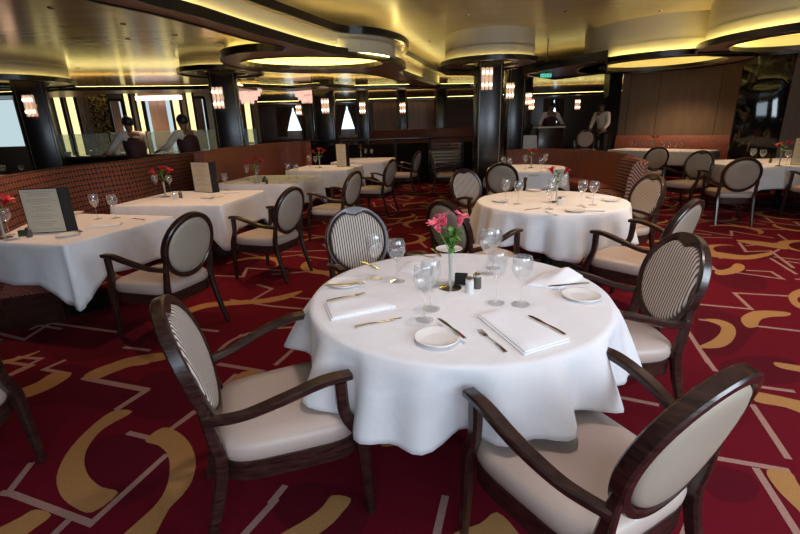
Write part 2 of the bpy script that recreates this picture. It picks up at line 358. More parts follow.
GOLD = [
 (O1, [(393, 172), (330, 172), (250, 235), (195, 300), (168, 365), (180, 420), (220, 455), (275, 470), (350, 412), (300, 395), (262, 360), (250, 315), (265, 270), (310, 220)]),
 (O1, [(430, 258), (480, 220), (520, 228), (560, 262), (580, 315), (570, 375), (540, 420), (500, 462), (440, 560), (350, 560), (400, 505), (455, 455), (490, 405), (503, 350), (497, 300), (470, 272)]),
 (O1, [(-80, 545), (0, 515), (60, 485), (105, 462), (152, 478), (100, 520), (40, 560), (-80, 600)]),
 (O1, [(50, 110), (110, 85), (155, 58), (212, 60), (170, 92), (110, 120), (50, 136)]),
 (O1, [(248, 70), (300, 42), (380, 12), (495, -4), (495, 16), (400, 34), (330, 58), (290, 74)]),
 (O2, [(625, 410), (660, 390), (720, 388), (772, 395), (760, 404), (720, 406), (685, 414), (670, 436), (640, 436)]),
 (O2, [(495, 497), (535, 478), (562, 455), (562, 432), (515, 414), (560, 414), (600, 430), (610, 455), (595, 482), (560, 498)]),
 (O2, [(765, 345), (785, 328), (820, 322), (820, 340), (795, 348), (795, 362), (820, 375), (820, 388), (780, 372)]),
 (O2, [(500, 208), (560, 214), (640, 224), (712, 214), (716, 222), (650, 236), (570, 232), (500, 220)]),
 (O2, [(548, 272), (590, 262), (608, 248), (632, 252), (634, 266), (605, 278), (560, 282)]),
 (O2, [(610, 178), (680, 182), (740, 192), (762, 206), (700, 198), (640, 188)]),
 (O3, [(665, 115), (720, 122), (830, 150), (830, 186), (760, 160), (668, 142)]),
 (O3, [(700, 345), (770, 350), (800, 395), (850, 440), (850, 520), (790, 460), (730, 400)]),
 (O3, [(725, 25), (800, 36), (860, 44), (860, 62), (790, 52), (735, 40)]),
 (O4, [(185, 420), (240, 430), (215, 470), (165, 520), (60, 580), (-40, 580), (40, 530), (110, 490), (155, 455)]),
 (O4, [(545, 533), (620, 505), (672, 470), (730, 525), (760, 590), (560, 600)]),
 (O4, [(330, 275), (350, 240), (400, 235), (450, 240), (448, 284), (400, 270)]),
 (O5, [(340, 308), (402, 308), (350, 345), (285, 380), (300, 350)]),
 (O5, [(130, 110), (200, 82), (280, 72), (420, 62), (540, 36), (500, 60), (430, 76), (320, 84), (220, 94), (140, 122)]),
 (O6, [(205, 280), (260, 255), (330, 240), (362, 236), (362, 252), (300, 262), (250, 282), (220, 292)]),
]
MAROON = [
 (O1, [(250, 300), (330, 240), (440, 250), (505, 320), (480, 380), (400, 440), (330, 440), (262, 400)]),
 (O1, [(200, 30), (330, 60), (430, 105), (340, 165), (200, 150), (60, 150), (60, 60)]),
 (O2, [(500, 370), (600, 400), (680, 420), (650, 470), (590, 520), (500, 500)]),
 (O2, [(560, 250), (640, 270), (700, 300), (690, 325), (600, 320), (540, 290)]),
 (O3, [(560, 30), (660, 5), (780, 20), (800, 80), (700, 90), (600, 80)]),
 (O3, [(500, 330), (640, 350), (680, 400), (640, 440), (540, 420)]),
 (O4, [(0, 440), (100, 380), (240, 400), (290, 440), (260, 533), (80, 533)]),
 (O5, [(0, 330), (140, 300), (240, 380), (200, 440), (60, 470), (-60, 420)]),
 (O6, [(100, 200), (180, 150), (340, 150), (350, 200), (240, 240), (130, 240)]),
]
for (o, k), pl in MAROON: patch(smooth_closed(fl(pl, o, k), 4), 0.0008, 1)
for (o, k), pl in GOLD: patch(smooth_closed(fl(pl, o, k), 3), 0.0024, 2)
LINES = [
 (O1, [(0, 412), (35, 415), (270, 503), (495, 298)]), (O1, [(508, 222), (575, 175), (700, 60)]), (O1, [(245, 70), (436, 105), (342, 166)]), (O1, [(378, 234), (445, 250)]),
 (O1, [(20, 418), (95, 322)]), (O1, [(150, 545), (205, 492)]), (O1, [(28, 66), (95, 35), (0, 22)]), (O1, [(208, 60), (130, 46), (195, 18)]), (O1, [(650, 30), (780, 52)]), (O1, [(635, 125), (720, 60)]), (O1, [(715, 545), (820, 430)]),
 (O2, [(490, 368), (656, 383), (605, 335), (830, 348)]), (O2, [(650, 431), (860, 455)]), (O2, [(500, 414), (560, 420)]), (O2, [(462, 440), (530, 545)]), (O2, [(520, 262), (750, 294), (715, 272), (640, 268)]), (O2, [(712, 232), (790, 280)]),
 (O2, [(560, 232), (700, 225), (740, 205)]), (O2, [(720, 228), (830, 240)]), (O2, [(500, 170), (600, 172)]), (O2, [(520, 240), (560, 275)]),
 (O3, [(545, 308), (770, 347)]), (O3, [(668, 338), (800, 545)]), (O3, [(658, 150), (766, 312)]), (O3, [(668, 96), (785, 112)]), (O3, [(240, 124), (382, 152)]), (O3, [(505, -10), (550, 52)]), (O3, [(455, 545), (480, 480)]),
 (O4, [(520, 420), (488, 560)]), (O4, [(0, 445), (46, 390)]),
 (O5, [(258, 281), (408, 305), (250, 386)]), (O5, [(98, 502), (182, 438)]), (O5, [(450, 285), (537, 208)]), (O5, [(178, 162), (262, 172)]), (O5, [(330, 184), (356, 186)]), (O5, [(300, 66), (440, 88), (580, 100)]), (O5, [(370, 70), (440, 30), (390, 15)]), (O5, [(490, 55), (560, 64)]),
 (O6, [(200, 288), (356, 318), (280, 366)]), (O6, [(300, 212), (364, 220)]), (O6, [(20, 280), (100, 240), (40, 236)]), (O6, [(100, 160), (150, 168)]),
]
for (o, k), pl in LINES: line(fl(pl, o, k))
arc = crom([P(140 + x / 3.333, 280 + y / 3.333) for x, y in [(250, 265), (275, 225), (330, 190), (420, 165), (535, 157)]], 5); line(arc)
# the same motifs carried on over the rest of the carpet
rnd = random.Random(5)
def motif(cx, cy, a, s=1.0):
    ca, sa = math.cos(a), math.sin(a)
    T = lambda x, y: (cx + s * (x * ca - y * sa), cy + s * (x * sa + y * ca))
    out = []; inn = []
    for k in range(15):
        t = -0.2 + 3.2 * k / 14; wd = 0.02 + 0.10 * math.sin(PI * k / 14)
        out.append(T((0.34 + wd / 2) * math.cos(t), (0.34 + wd / 2) * math.sin(t))); inn.append(T((0.34 - wd / 2) * math.cos(t), (0.34 - wd / 2) * math.sin(t)))
    patch(out + inn[::-1], 0.0024, 2)
    patch([T(0.3 * math.cos(k / 3) - 0.1, 0.45 * math.sin(k / 3)) for k in range(19)], 0.0008, 1)
    line([T(-0.7, -0.35), T(0.1, -0.42), T(0.0, -0.1), T(0.55, -0.2)], 0.035); line([T(0.5, 0.5), T(0.1, 0.3), T(-0.45, 0.62)], 0.035)
for gx in range(-7, 8):
    for gy in range(0, 13):
        x = gx * 1.15 + (0.5 if gy % 2 else 0) + rnd.uniform(-0.12, 0.12); y = 0.4 + gy * 0.95 + rnd.uniform(-0.1, 0.1)
        near = (y < 3.6 and -2.2 < x < 2.9) or (y < 4.6 and x > 1.8 and x < 4.2) or (y < 1.2) or (y < 4.4 and -2.9 < x < -0.5)
        if not near: motif(x, y, rnd.uniform(0, 6.28), rnd.uniform(0.85, 1.1))
floor = obj('floor', bm, [M_cred, M_cmar, M_cgold, M_cline], smooth=False, recalc=False); tag(floor, kind='structure')
bm = nb(); box(bm, (6.0, 18.4, 0.15), (8.0, 11.6, 0.3)); tag(obj('floor_platform', bm, M_platform, smooth=False), kind='structure')

# ------------------------------------------------------------------ CEILING
def struct(name, bm, mats, smooth=False): return tag(obj(name, bm, mats, smooth=smooth), kind='structure')
bm = nb(); box(bm, (0, 9, 3.15), (40, 36, 0.1)); struct('ceiling', bm, M_ceilA)
def v2(p): return (p[0], p[1])
E1 = [v2(P(*p, 2.78)) for p in [(248, 0), (290, 15), (330, 29), (345, 32), (365, 33), (385, 36), (400, 41), (406, 47), (402, 53)]]
E1 = [(-2.9, 0.2), (-2.3, 2.6), (-1.75, 4.2)] + E1
E1 = E1[:2] + [v2(p) for p in crom([Vector((*p, 0)) for p in E1[2:]], 5)]
tail = [v2(P(*p, 2.78)) for p in [(420, 63), (445, 75), (474, 75), (540, 65), (590, 59), (700, 50), (770, 38)]] + [(9.0, 8.0), (14, 6.5)]
EDGE = E1 + tail
left = [(14, 26), (-19, 26), (-19, 0.2)]
bm = nb(); prism(bm, EDGE + left, 2.78, 2.83); struct('ceiling_lowered', bm, M_ceil)
bm = nb(); ribbon(bm, EDGE, -0.05, 0.0, 2.76, 2.855); struct('trim_upper_fascia', bm, M_black)
bm = nb(); ribbon(bm, offset_poly(EDGE, 0.12), 0, 0.04, 2.835, 2.855)
tag(obj('cove_light', bm, M_cove3, smooth=False), 'long warm light strip hidden above the upper black ceiling band', 'cove light')
# ribbon soffit with the lit oval recess
near = [(-2.55, 0.3), (-2.2, 2.4)] + [v2(p) for p in crom([P(*p, 2.5) for p in [(100, -16), (150, 3), (200, 16), (260, 34), (320, 50), (350, 55), (380, 59), (398, 63), (405, 68), (402, 74), (441, 87)]], 4)]
far = [v2(p) for p in crom([P(*p, 2.5) for p in [(425, 88), (390, 78), (360, 73), (312, 72.5), (270, 71), (236, 67), (222, 61), (226, 55), (250, 51), (280, 50), (286, 48), (278, 45), (245, 38), (200, 25), (150, 12), (100, 1), (60, -10)]], 4)] + [(-2.6, 2.4), (-2.95, 0.3)]
RIB = near + far
c_or = P(312, 62.5, 2.5)
hole = [v2(P(312 + 71 * math.cos(a), 62.2 + 6.3 * math.sin(a) + 0.03 * 70 * 0.0 * math.cos(a), 2.5)) for a in [2 * PI * k / 40 for k in range(40)]]
bm = nb(); prism(bm, RIB, 2.5, 2.54, [hole]); ribbon(bm, near[:], 0.05, 0.09, 2.55, 2.78, mi=2)
ribbon(bm, RIB, -0.02, 0.0, 2.485, 2.58, True, 1)
ribbon(bm, hole, -0.015, 0.01, 2.485, 2.55, True, 1)
struct('ceiling_ribbon_soffit', bm, [M_soffit, M_black, M_drum])
def ccw(p): return sum(p[i][0] * p[(i + 1) % len(p)][1] - p[(i + 1) % len(p)][0] * p[i][1] for i in range(len(p))) > 0
inset = 0.03 if ccw(RIB) else -0.03
bm = nb(); ribbon(bm, near[1:-2], 0.012, 0.035, 2.545, 2.56)
tag(obj('cove_light', bm, M_cove, smooth=False), 'warm light strip along the front edge of the winding brown soffit', 'cove light')
bm = nb(); ribbon(bm, far[2:-3], 0.06, 0.09, 2.545, 2.56)
tag(obj('cove_light', bm, M_cove, smooth=False), 'warm light strip along the back edge of the winding brown soffit', 'cove light')
ho = offset_poly(hole, -0.10 if ccw(hole) else 0.10, True)
bm = nb(); ribbon(bm, ho, -0.03, 0.03, 2.545, 2.56, True)
tag(obj('cove_light', bm, M_cove, smooth=False), 'light strip around the glowing oval recess in the brown soffit', 'cove light')
M_recess = mat('cream_recess_paint', (0.62, 0.55, 0.36), 0.6)
bm = nb(); sg = -1 if ccw(hole) else 1; prism(bm, offset_poly(hole, 0.20 * sg, True), 2.70, 2.74); ribbon(bm, hole, 0.17 * sg, 0.20 * sg, 2.54, 2.78, True); struct('ceiling_recess', bm, M_recess)
# drum pelmets hung round the columns
def drum(nm, cx, cy, R, z, label, rin=0.6, ztop=3.1, s=1.0):
    mc = M_cove if R > 1.2 else M_cove2
    b = nb(); lathe(b, [(R * 0.93, z + 0.05), (R * 0.93, ztop)], 64); prism(b, circle(0, 0, R, 64), z, z + 0.04, [circle(0, 0, R * rin, 64)], mi=1)
    ribbon(b, circle(0, 0, R, 64), -0.02, 0.02, z - 0.03, z + 0.055, True, 2); ribbon(b, circle(0, 0, R * rin, 48), -0.015, 0.015, z - 0.015, z + 0.05, True, 2)
    prism(b, circle(0, 0, R * 0.93, 64), z + 0.22, z + 0.25, mi=0)
    root = tag(obj(nm, b, [M_drum, M_soffit, M_black]), label, 'ceiling drum', 'drum pelmets round the columns'); root.location = (cx, cy, 0)
    b = nb(); ribbon(b, circle(0, 0, R * 0.965, 64), -0.008 * R, 0.008 * R, z + 0.045, z + 0.055, True); ribbon(b, circle(0, 0, R * rin + 0.09, 48), -0.015, 0.015, z + 0.045, z + 0.055, True)
    obj('light_strip', b, mc, root, False); return root
drum('ceiling_drum', 1.81, 9.3, 0.89, 2.60, 'beige drum with black ring round the slim black column in the middle')
drum('ceiling_drum', 4.98, 9.10, 1.45, 2.5, 'large beige drum with glowing oval above the taupe wall', 0.72)
drum('ceiling_drum', 5.80, 6.75, 1.38, 2.5, 'large beige drum with black ring at the upper right corner', 0.72)
drum('ceiling_drum', -7.1, 9.0, 1.0, 2.5, 'beige drum with black ring at the far left', 0.6, 2.78)
drum('ceiling_drum', -3.25, 9.2, 0.76, 2.58, 'small black ring drum round the column beside the waiters', 0.6, 2.78)
# farther lowered bands
def band(nm, pts, z, depth, label):
    b = nb(); ribbon(b, pts, 0, depth, z, z + 0.05, mi=0); ribbon(b, pts, -0.03, 0.0, z - 0.02, z + 0.06, mi=1); struct(nm, b, [M_soffit, M_black])
    b = nb(); ribbon(b, pts, 0.05, 0.40, z + 0.055, z + 0.07); tag(obj('cove_light', b, M_cove2, smooth=False), label, 'cove light')
band('ceiling_band_left', [v2(P(x, y, 2.45)) for x, y in [(-60, 97), (30, 94), (60, 90), (120, 89.5), (200, 88.5), (235, 87)]], 2.45, 1.2, 'yellow light strip above the band over the glass counter')
band('ceiling_band_middle', [v2(P(x, y, 2.5)) for x, y in [(240, 86), (290, 88.0), (320, 85.5), (355, 88), (400, 87), (470, 86), (500, 85)]], 2.5, 0.9, 'yellow light strip over the railing in the middle distance')
band('ceiling_band_far', [(-6.0, 17.0), (-2, 17.4), (2.5, 17.4), (9.5, 17.0)], 2.42, 1.0, 'yellow light strip in front of the curtained windows')
bm = nb(); pts = [v2(P(x, y, 2.5)) for x, y in [(524, 73), (560, 65), (606, 57), (606, 71), (556, 78)]]; prism(bm, pts, 2.5, 2.56); ribbon(bm, pts, -0.03, 0, 2.46, 2.6, True, 1)
struct('ceiling_bridge', bm, [M_soffit, M_black])
# recessed ceiling spots
for i, (x, y, z) in enumerate([(51, 8, 2.78), (123, 24, 2.78), (175, 35, 2.78), (78, 68, 2.78), (565, 11, 3.1), (468, 15, 3.1), (660, 11, 3.1), (128, 39, 2.78), (429, 41, 3.1)]):
    b = nb(); lathe(b, [(0.0, -0.004), (0.022, -0.004), (0.03, -0.008), (0.034, 0.0)], 16)
    t = tag(obj('ceiling_spotlight', b, M_chrome), None, 'ceiling light', 'small recessed ceiling spots'); t.location = P(x, y, z - 0.001)
    t['label'] = 'small round recessed spot in the gloss ceiling, ' + ['topmost at the far left', 'above the onyx strips, nearer the fascia', 'closest to the ribbon soffit on the left', 'lowest at the far left', 'above the sconce column drum, right one', 'above the middle drum, left one', 'above the large drum', 'in the middle of the left group', 'left of the middle drum'][i]

# ------------------------------------------------------------------ WALLS, far side of the room
bm = nb(); box(bm, (-1, 22.6, 1.6), (34, 0.2, 3.3)); struct('wall_back', bm, M_darkwall)
bm = nb(); box(bm, (-17, 9, 1.6), (0.2, 34, 3.3)); struct('wall_left', bm, M_darkwall)
W = [(6.75, 14.2), (7.9, 13.0), (9.3, 11.6), (12.5, 8.5), (14.0, 4.0), (14.0, -8.5)]
bm = nb(); ribbon(bm, W, 0, 0.15, 0, 3.12)
for t in (0.0, 0.22, 0.42, 0.62, 0.82):   # thin joints between panels are raised beads
    a = Vector((6.75, 14.2)) + (Vector((9.3, 11.6)) - Vector((6.75, 14.2))) * (t * 1.0 + 0.06); box(bm, (a.x - 0.006, a.y - 0.006, 1.5), (0.014, 0.014, 3.0), mi=1)
struct('wall_right', bm, [M_taupe, M_darkwall])
bm = nb(); box(bm, (6.32, 13.9, 1.5), (0.36, 0.36, 3.1)); struct('trim_wall_end', bm, M_black)
bm = nb(); box(bm, (-1, -8.9, 1.6), (34, 0.2, 3.3)); struct('wall_rear', bm, M_taupe)

# ------------------------------------------------------------------ COLUMNS and sconces
def sconce_at(loc, rz, label, s=1.0, fac=(0, -1)):
    root = empty('wall_sconce', loc, rz, label, 'wall lamp', 'crystal sconces on the columns')
    b = nb(); box(b, (0, 0.0, 0), (0.16 * s, 0.02, 0.05 * s), bev=0.004); obj('bracket', b, M_gold, root)
    b = nb()
    for k in (-1, 0, 1):
        lathe(b, [(0.0, -0.16 * s), (0.024 * s, -0.15 * s), (0.026 * s, 0.15 * s), (0.0, 0.16 * s)], 8, (k * 0.06 * s, -0.045, 0))
    obj('glass_rods', b, M_crystal2, root)
    for z in (-0.085, 0.085):
        for k in (-1, 0, 1):
            b = nb(); ell(b, (k * 0.06 * s, -0.078, z * s), (0.017 * s, 0.012, 0.022 * s), seg=8, rings=5); obj('bulb', b, M_bulb, root)
    return root
M_crystal2 = mat('frosted_crystal_rod', (0.85, 0.75, 0.66), 0.15); M_crystal2.node_tree.nodes['Principled BSDF'].inputs['Emission Color'].default_value = (1, 0.6, 0.4, 1); M_crystal2.node_tree.nodes['Principled BSDF'].inputs['Emission Strength'].default_value = 0.25
def column(x, y, wx, wy, label, mt=None, top=3.1, rz=0, split=True):
    root = empty('column', (x, y, 0), rz, label, 'column', 'black lacquered columns')
    b = nb(); box(b, (0, 0, top / 2), (wx, wy, top), bev=0.03); obj('shaft', b, mt or M_black, root)
    b = nb(); box(b, (0, 0, 0.06), (wx + 0.06, wy + 0.06, 0.12), bev=0.01); obj('plinth', b, M_blackmat, root)
    if split:
        b = nb()
        for sx in (-1, 1): box(b, (sx * (wx / 2 - 0.05), -wy / 2 - 0.004, top / 2 + 0.06), (0.012, 0.012, top - 0.12))
        obj('metal_trim', b, M_bronze, root)
    return root
column(1.81, 9.3, 0.50, 0.46, 'slim black column with a crystal sconce behind the second round table', top=2.78)
column(2.86, 11.4, 0.42, 0.42, 'black column right behind the slim one with the sconce', top=2.78)
column(3.42, 14.0, 0.36, 0.4, 'narrow black column farther back beside the host desk', top=2.78)
column(4.1, 15.0, 0.36, 0.4, 'farthest narrow black column left of the host', top=2.78)
cc = AT(761, 100, 9.6); column(cc.x, 9.6, 0.80, 0.6, 'wide black marble column beside the right-hand table', M_marble, rz=-0.6, split=False)
column(-6.85, 9.1, 0.50, 0.4, 'black column at the far left of the glass counter', top=2.78, rz=0.5)
column(-3.25, 9.2, 0.50, 0.4, 'black column with sconce right of the waiters', top=2.78, rz=0.25)
for x, d, wpx, lb in [(325, 13.5, 20, 'round black column left of the railing'), (307, 17.0, 12, 'thin black column between chandelier and window'), (363, 15, 12, 'black column with sconce behind the railing'), (402, 16.5, 10, 'black column between two beige wall panels'), (441, 17.5, 12, 'black column at the right end of the beige wall panels')]:
    p = AT(x, 110, d); column(p.x, d, wpx * d / 470, wpx * d / 470, lb, top=2.78)
def sc(px, py, d, label, s=1.0): sconce_at(AT(px, py, d), 0, label, s)
sc(486.5, 79, 9.03, 'large six-candle crystal sconce on the slim black column', 1.25)
sc(509.5, 91, 11.15, 'crystal sconce on the column right behind the slim one', 1.1)
sc(528, 99, 12.96, 'small sconce on the third black column', 1.0)
sc(219, 98, 8.90, 'crystal sconce on the column right of the waiters', 1.2)
sc(32, 106, 8.80, 'crystal sconce on the far left column', 1.2)
sc(325.5, 106, 13.15, 'glowing sconce on the round black column', 1.25)
sc(362.5, 108, 14.75, 'glowing sconce behind the railing', 1.1)
sc(402.5, 108, 16.25, 'glowing sconce between the beige wall panels', 1.1)
sc(299, 110, 16.7, 'glowing sconce right of the first blue window', 1.1)
sc(531, 104.5, 14.7, 'small sconce just left of the host', 1.0)
sc(577, 104.5, 18.5, 'small sconce just right of the host', 1.2)

# ------------------------------------------------------------------ far windows, blinds and panels
def wall_panel(nm, px0, px1, z0, z1, d, mt, label=None, cat=None, group=None, th=0.05, kind=None, bev=0):
    a = AT(px0, 110, d); b_ = AT(px1, 110, d); b = nb(); box(b, ((a.x + b_.x) / 2, d, (z0 + z1) / 2), (abs(b_.x - a.x), th, z1 - z0), bev=bev)
    return tag(obj(nm, b, mt, smooth=False), label, cat, group, kind)
def tri_window(n, px, d, wpx, label=None):
    c = AT(px, 110, d); hw = wpx * d / 470 / 2; z0, z1 = 1.45, 2.42
    b = nb(); box(b, (c.x, d + 0.06, (z0 + z1) / 2), (hw * 2.1, 0.02, z1 - z0)); o = struct('window_%d' % n, b, M_window)
    # two curtains gathered at the top so that the pane shows as a triangle
    for s, nm in ((-1, 'left'), (1, 'right')):
        rings = []
        for z, inn in ((1.2, hw), (z0, hw * 0.95), (2.0, hw * 0.45), (2.3, hw * 0.12), (2.5, 0.02)):
            out = hw * 2.3; n_ = 12; fr = []; bk = []
            for k in range(n_ + 1):
                x = inn + (out - inn) * k / n_; fr.append((c.x + s * x, d - 0.04 + 0.03 * math.sin(k * 2.1), z)); bk.append((c.x + s * x, d + 0.0 + 0.03 * math.sin(k * 2.1), z))
            rings.append(fr + bk[::-1])
        b = nb(); loft(b, rings); tag(obj('curtain', b, M_curtain), '%s curtain drawn beside the blue window %s' % (nm, label), 'curtain', 'curtains at the far windows')
for i, (px, d, wpx, lb) in enumerate([(293, 21.5, 15, 'right of the onyx strip'), (309, 21.8, 9, 'beside the thin column'), (347, 21.5, 14, 'right of the round column'), (553.5, 21.5, 9, 'behind the host')]):
    tri_window(i + 1, px, d, wpx, lb)
bm = nb(); a = AT(243, 110, 22); b2 = AT(356, 110, 22); box(bm, ((a.x + b2.x) / 2, 22.2, 1.8), (b2.x - a.x, 0.1, 1.5)); struct('wall_window_bay', bm, M_curtain)
wall_panel('wall_panel', 373, 397, 1.3, 2.55, 19, M_taupe, 'beige wall panel left of the black far column', 'wall panel', 'beige wall panels in the distance')
wall_panel('wall_panel', 408, 434, 1.3, 2.55, 19, M_taupe, 'beige wall panel right of the black far column', 'wall panel', 'beige wall panels in the distance')
wall_panel('wall_counter_side', -220, 258, 0.0, 2.7, 14.0, M_darkwall, kind='structure')
D = 13.6
for px, wd, lb in [(60, 8, 'leftmost of the glowing onyx strips'), (73, 9, 'second glowing onyx strip from the left'), (129, 6, 'glowing onyx strip left of the first waiter head'), (141, 6, 'glowing onyx strip right of the first waiter head'), (177.5, 8, 'glowing onyx strip left of the second waiter head'), (191.5, 7, 'glowing onyx strip right of the second waiter head'), (248, 7, 'lone glowing onyx strip right of the sconce column')]:
    d = 13.0 if px == 248 else D
    root = wall_panel('onyx_panel', px - wd / 2, px + wd / 2, 0.0, 2.68, d, M_onyx, lb, 'wall light', 'backlit onyx strips', 0.04)
    a = AT(px - wd / 2, 110, d); b_ = AT(px + wd / 2, 110, d); b = nb()
    for x in (a.x, b_.x): box(b, (x, d - 0.01, 1.34), (0.04, 0.08, 2.68))
    obj('frame', b, M_blackmat, root, False)
wall_panel('brown_marble_panel', 80, 90, 0.0, 2.68, D, noise_mix(mat('brown_marble', (0.2, 0.12, 0.08), 0.3), (0.10, 0.05, 0.03), (0.32, 0.21, 0.15), 4, 4, 2, (3, 3, 0.4)), 'brown veined marble panel beside the onyx strips', 'wall panel')
wall_panel('mosaic_panel', 91, 109, 0.0, 2.68, D, M_art, 'sparkling gold and black mosaic artwork panel', 'mosaic')
def blind_window(n, px0, px1, d, mt, z0=1.0, z1=2.45):
    o = wall_panel('window_%d' % n, px0, px1, z0, z1, d, M_dimwin, kind='structure'); a = AT(px0, 110, d).x; b_ = AT(px1, 110, d).x; b = nb()
    for x in (a, b_): box(b, (x, d - 0.03, (z0 + z1) / 2), (0.06, 0.06, z1 - z0))
    box(b, ((a + b_) / 2, d - 0.03, z1), (b_ - a, 0.06, 0.08)); obj('window_frame', b, M_blackmat, o, False)
    b = nb(); box(b, ((a + b_) / 2 + (b_ - a) * 0.0, d - 0.08, (z0 + z1) / 2), ((b_ - a) * 0.62, 0.02, z1 - z0 - 0.06)); obj('blind', b, mt, o, False)
    return o
blind_window(5, 111, 124, D, M_pinkcurt); blind_window(6, 146, 173, D, M_pinkcurt); blind_window(7, 196, 206, D, M_curtain)
a = AT(128, 98, 12.9); b_ = AT(173, 98, 12.9); bm = nb(); box(bm, ((a.x + b_.x) / 2, 13.35, 2.46), (b_.x - a.x, 0.22, 0.11), bev=0.01)
tag(obj('valance_light', bm, emis('pink_white_diffuser', (1.0, 0.82, 0.74), 1.6)), 'long pinkish white light box above the blind behind the first waiter', 'light')
b = nb(); box(b, ((a.x + b_.x) / 2, 13.42, 2.648), (b_.x - a.x, 0.06, 0.264)); obj('hanger', b, M_soffit, [q for q in C.objects if q.name == 'valance_light'][0], False)
o = wall_panel('window_8', -30, 17, 1.3, 2.5, 12.5, M_dimwin, kind='structure')
b = nb(); a = AT(19, 110, 12.45); box(b, (a.x, 12.45, 1.9), (0.1, 0.1, 1.3)); box(b, (a.x - 1.0, 12.45, 2.5), (2.1, 0.1, 0.08)); obj('window_frame', b, M_soffit, o, False)
# exit sign and right-hand reflections
e = AT(546, 75.5, 9.9); bm = nb(); box(bm, e, (0.22, 0.04, 0.07), bev=0.005)
o = tag(obj('exit_sign', bm, M_green), 'small green exit sign under the ceiling', 'sign')
b = nb(); box(b, (e.x, e.y, (e.z + 0.035 + 3.1) / 2), (0.015, 0.015, 3.1 - e.z - 0.035)); obj('hanging_rod', b, M_black, o, False)
b = nb()
for dx in (-0.07, -0.02, 0.03, 0.08): box(b, (e.x + dx, e.y - 0.023, e.z), (0.02, 0.006, 0.045))
obj('lettering', b, mat('pale_sign_lettering', (0.6, 0.8, 0.7), 0.5), o, False)

# ------------------------------------------------------------------ chandeliers
def chandelier(px, py, d, label, s=1.0):
    c = AT(px, py, d); root = empty('chandelier', c, 0, label, 'chandelier', 'tiered crystal chandeliers')
    b = nb(); lathe(b, [(0, 0.30 * s), (0.36 * s, 0.30 * s), (0.36 * s, 0.34 * s), (0, 0.34 * s)], 32); obj('canopy', b, M_gold, root)
    for k, (r, z) in enumerate([(0.38, 0.16), (0.33, 0.06), (0.25, -0.04), (0.15, -0.13)]):
        b = nb()
        n = int(40 * r / 0.42) + 6
        for q in range(n):
            a = 2 * PI * q / n; lathe(b, [(0, -0.075 * s), (0.018 * s, -0.03 * s), (0.018 * s, 0.06 * s), (0, 0.075 * s)], 5, (r * s * math.cos(a), r * s * math.sin(a), z * s))
        obj('crystal_tier', b, M_crystal, root)
    return root
chandelier(247, 96, 12.0, 'pink crystal chandelier above the lone onyx strip', 0.95)
chandelier(306.5, 96.5, 14.0, 'pink crystal chandelier left of the round black column', 0.95)

# ------------------------------------------------------------------ counter with glass screen
cl, cr_ = AT(45, 140, 10.4), AT(262, 140, 10.4)
ctr = empty('buffet_counter', ((cl.x + cr_.x) / 2, 10.4, 0), 0, 'long dark buffet counter with a glass screen beyond the patterned banquette', 'counter')
Lc = cr_.x - cl.x
b = nb(); box(b, (0, 0, 0.53), (Lc, 0.6, 1.06), bev=0.01); obj('cabinet', b, M_black, ctr)
b = nb(); box(b, (0, 0, 1.08), (Lc + 0.06, 0.7, 0.04), bev=0.006); obj('worktop', b, mat('dark_granite', (0.05, 0.045, 0.04), 0.15), ctr)
for k in range(6):
    x = -Lc / 2 + (k + 0.5) * Lc / 6; b = nb(); box(b, (x, -0.26, 1.33), (Lc / 6 - 0.05, 0.012, 0.44)); obj('glass_panel', b, M_pane, ctr, False)
    b = nb(); box(b, (x, -0.09, 1.56), (Lc / 6 - 0.05, 0.36, 0.012)); obj('glass_shelf', b, M_pane, ctr, False)
for k in range(7):
    b = nb(); box(b, (-Lc / 2 + k * Lc / 6, -0.25, 1.33), (0.03, 0.03, 0.5)); obj('post', b, M_chrome, ctr, False)
rnd = random.Random(3)
for k in range(8):
    x = cl.x + 0.4 + k * (Lc - 0.9) / 7; b = nb(); h = rnd.uniform(0.06, 0.16); r = rnd.uniform(0.05, 0.1)
    lathe(b, [(0, 0), (r * 0.6, 0), (r * 0.65, 0.01), (r, h), (r * 0.95, h), (r * 0.6, 0.015), (0, 0.015)], 14)
    o = tag(obj('serving_bowl', b, [M_china, M_silver][k % 2]), ('white' if k % 2 == 0 else 'silver') + ' serving bowl behind the counter glass, ' + ['leftmost', 'second from the left', 'third from the left', 'fourth from the left', 'fourth from the right', 'third from the right', 'second from the right', 'rightmost'][k], 'bowl', 'bowls behind the counter glass'); o.location = (x, 10.45, 1.101)

# ------------------------------------------------------------------ railing
M_railshade = mat('rail_shade_black', (0.014, 0.010, 0.008), 0.9, Specular_IOR_Level=0.05)
rl = empty('railing', (0, 12.4, 0), 0, 'long black railing with slatted panel between the dining aisles', 'railing')
xa, xb = AT(243, 139, 12.4).x, AT(486, 139, 12.4).x
b = nb(); box(b, ((xa + xb) / 2, 0, 1.2), (xb - xa, 0.08, 0.05), bev=0.01); obj('handrail', b, M_black, rl)
for px in (243, 290, 335, 395, 430, 462, 484):
    b = nb(); box(b, (AT(px, 139, 12.4).x, 0, 0.59), (0.06, 0.06, 1.18)); obj('post', b, M_blackmat, rl, False)
p0, p1 = AT(430, 139, 12.4).x, AT(462, 139, 12.4).x
b = nb()
for k in range(12): box(b, ((p0 + p1) / 2, 0, 0.1 + k * 0.085), (p1 - p0, 0.03, 0.035))
obj('slat_panel', b, M_gold2 if 'M_gold2' in globals() else mat('bronze_slats', (0.07, 0.045, 0.025), 0.3, 0.6), rl, False)
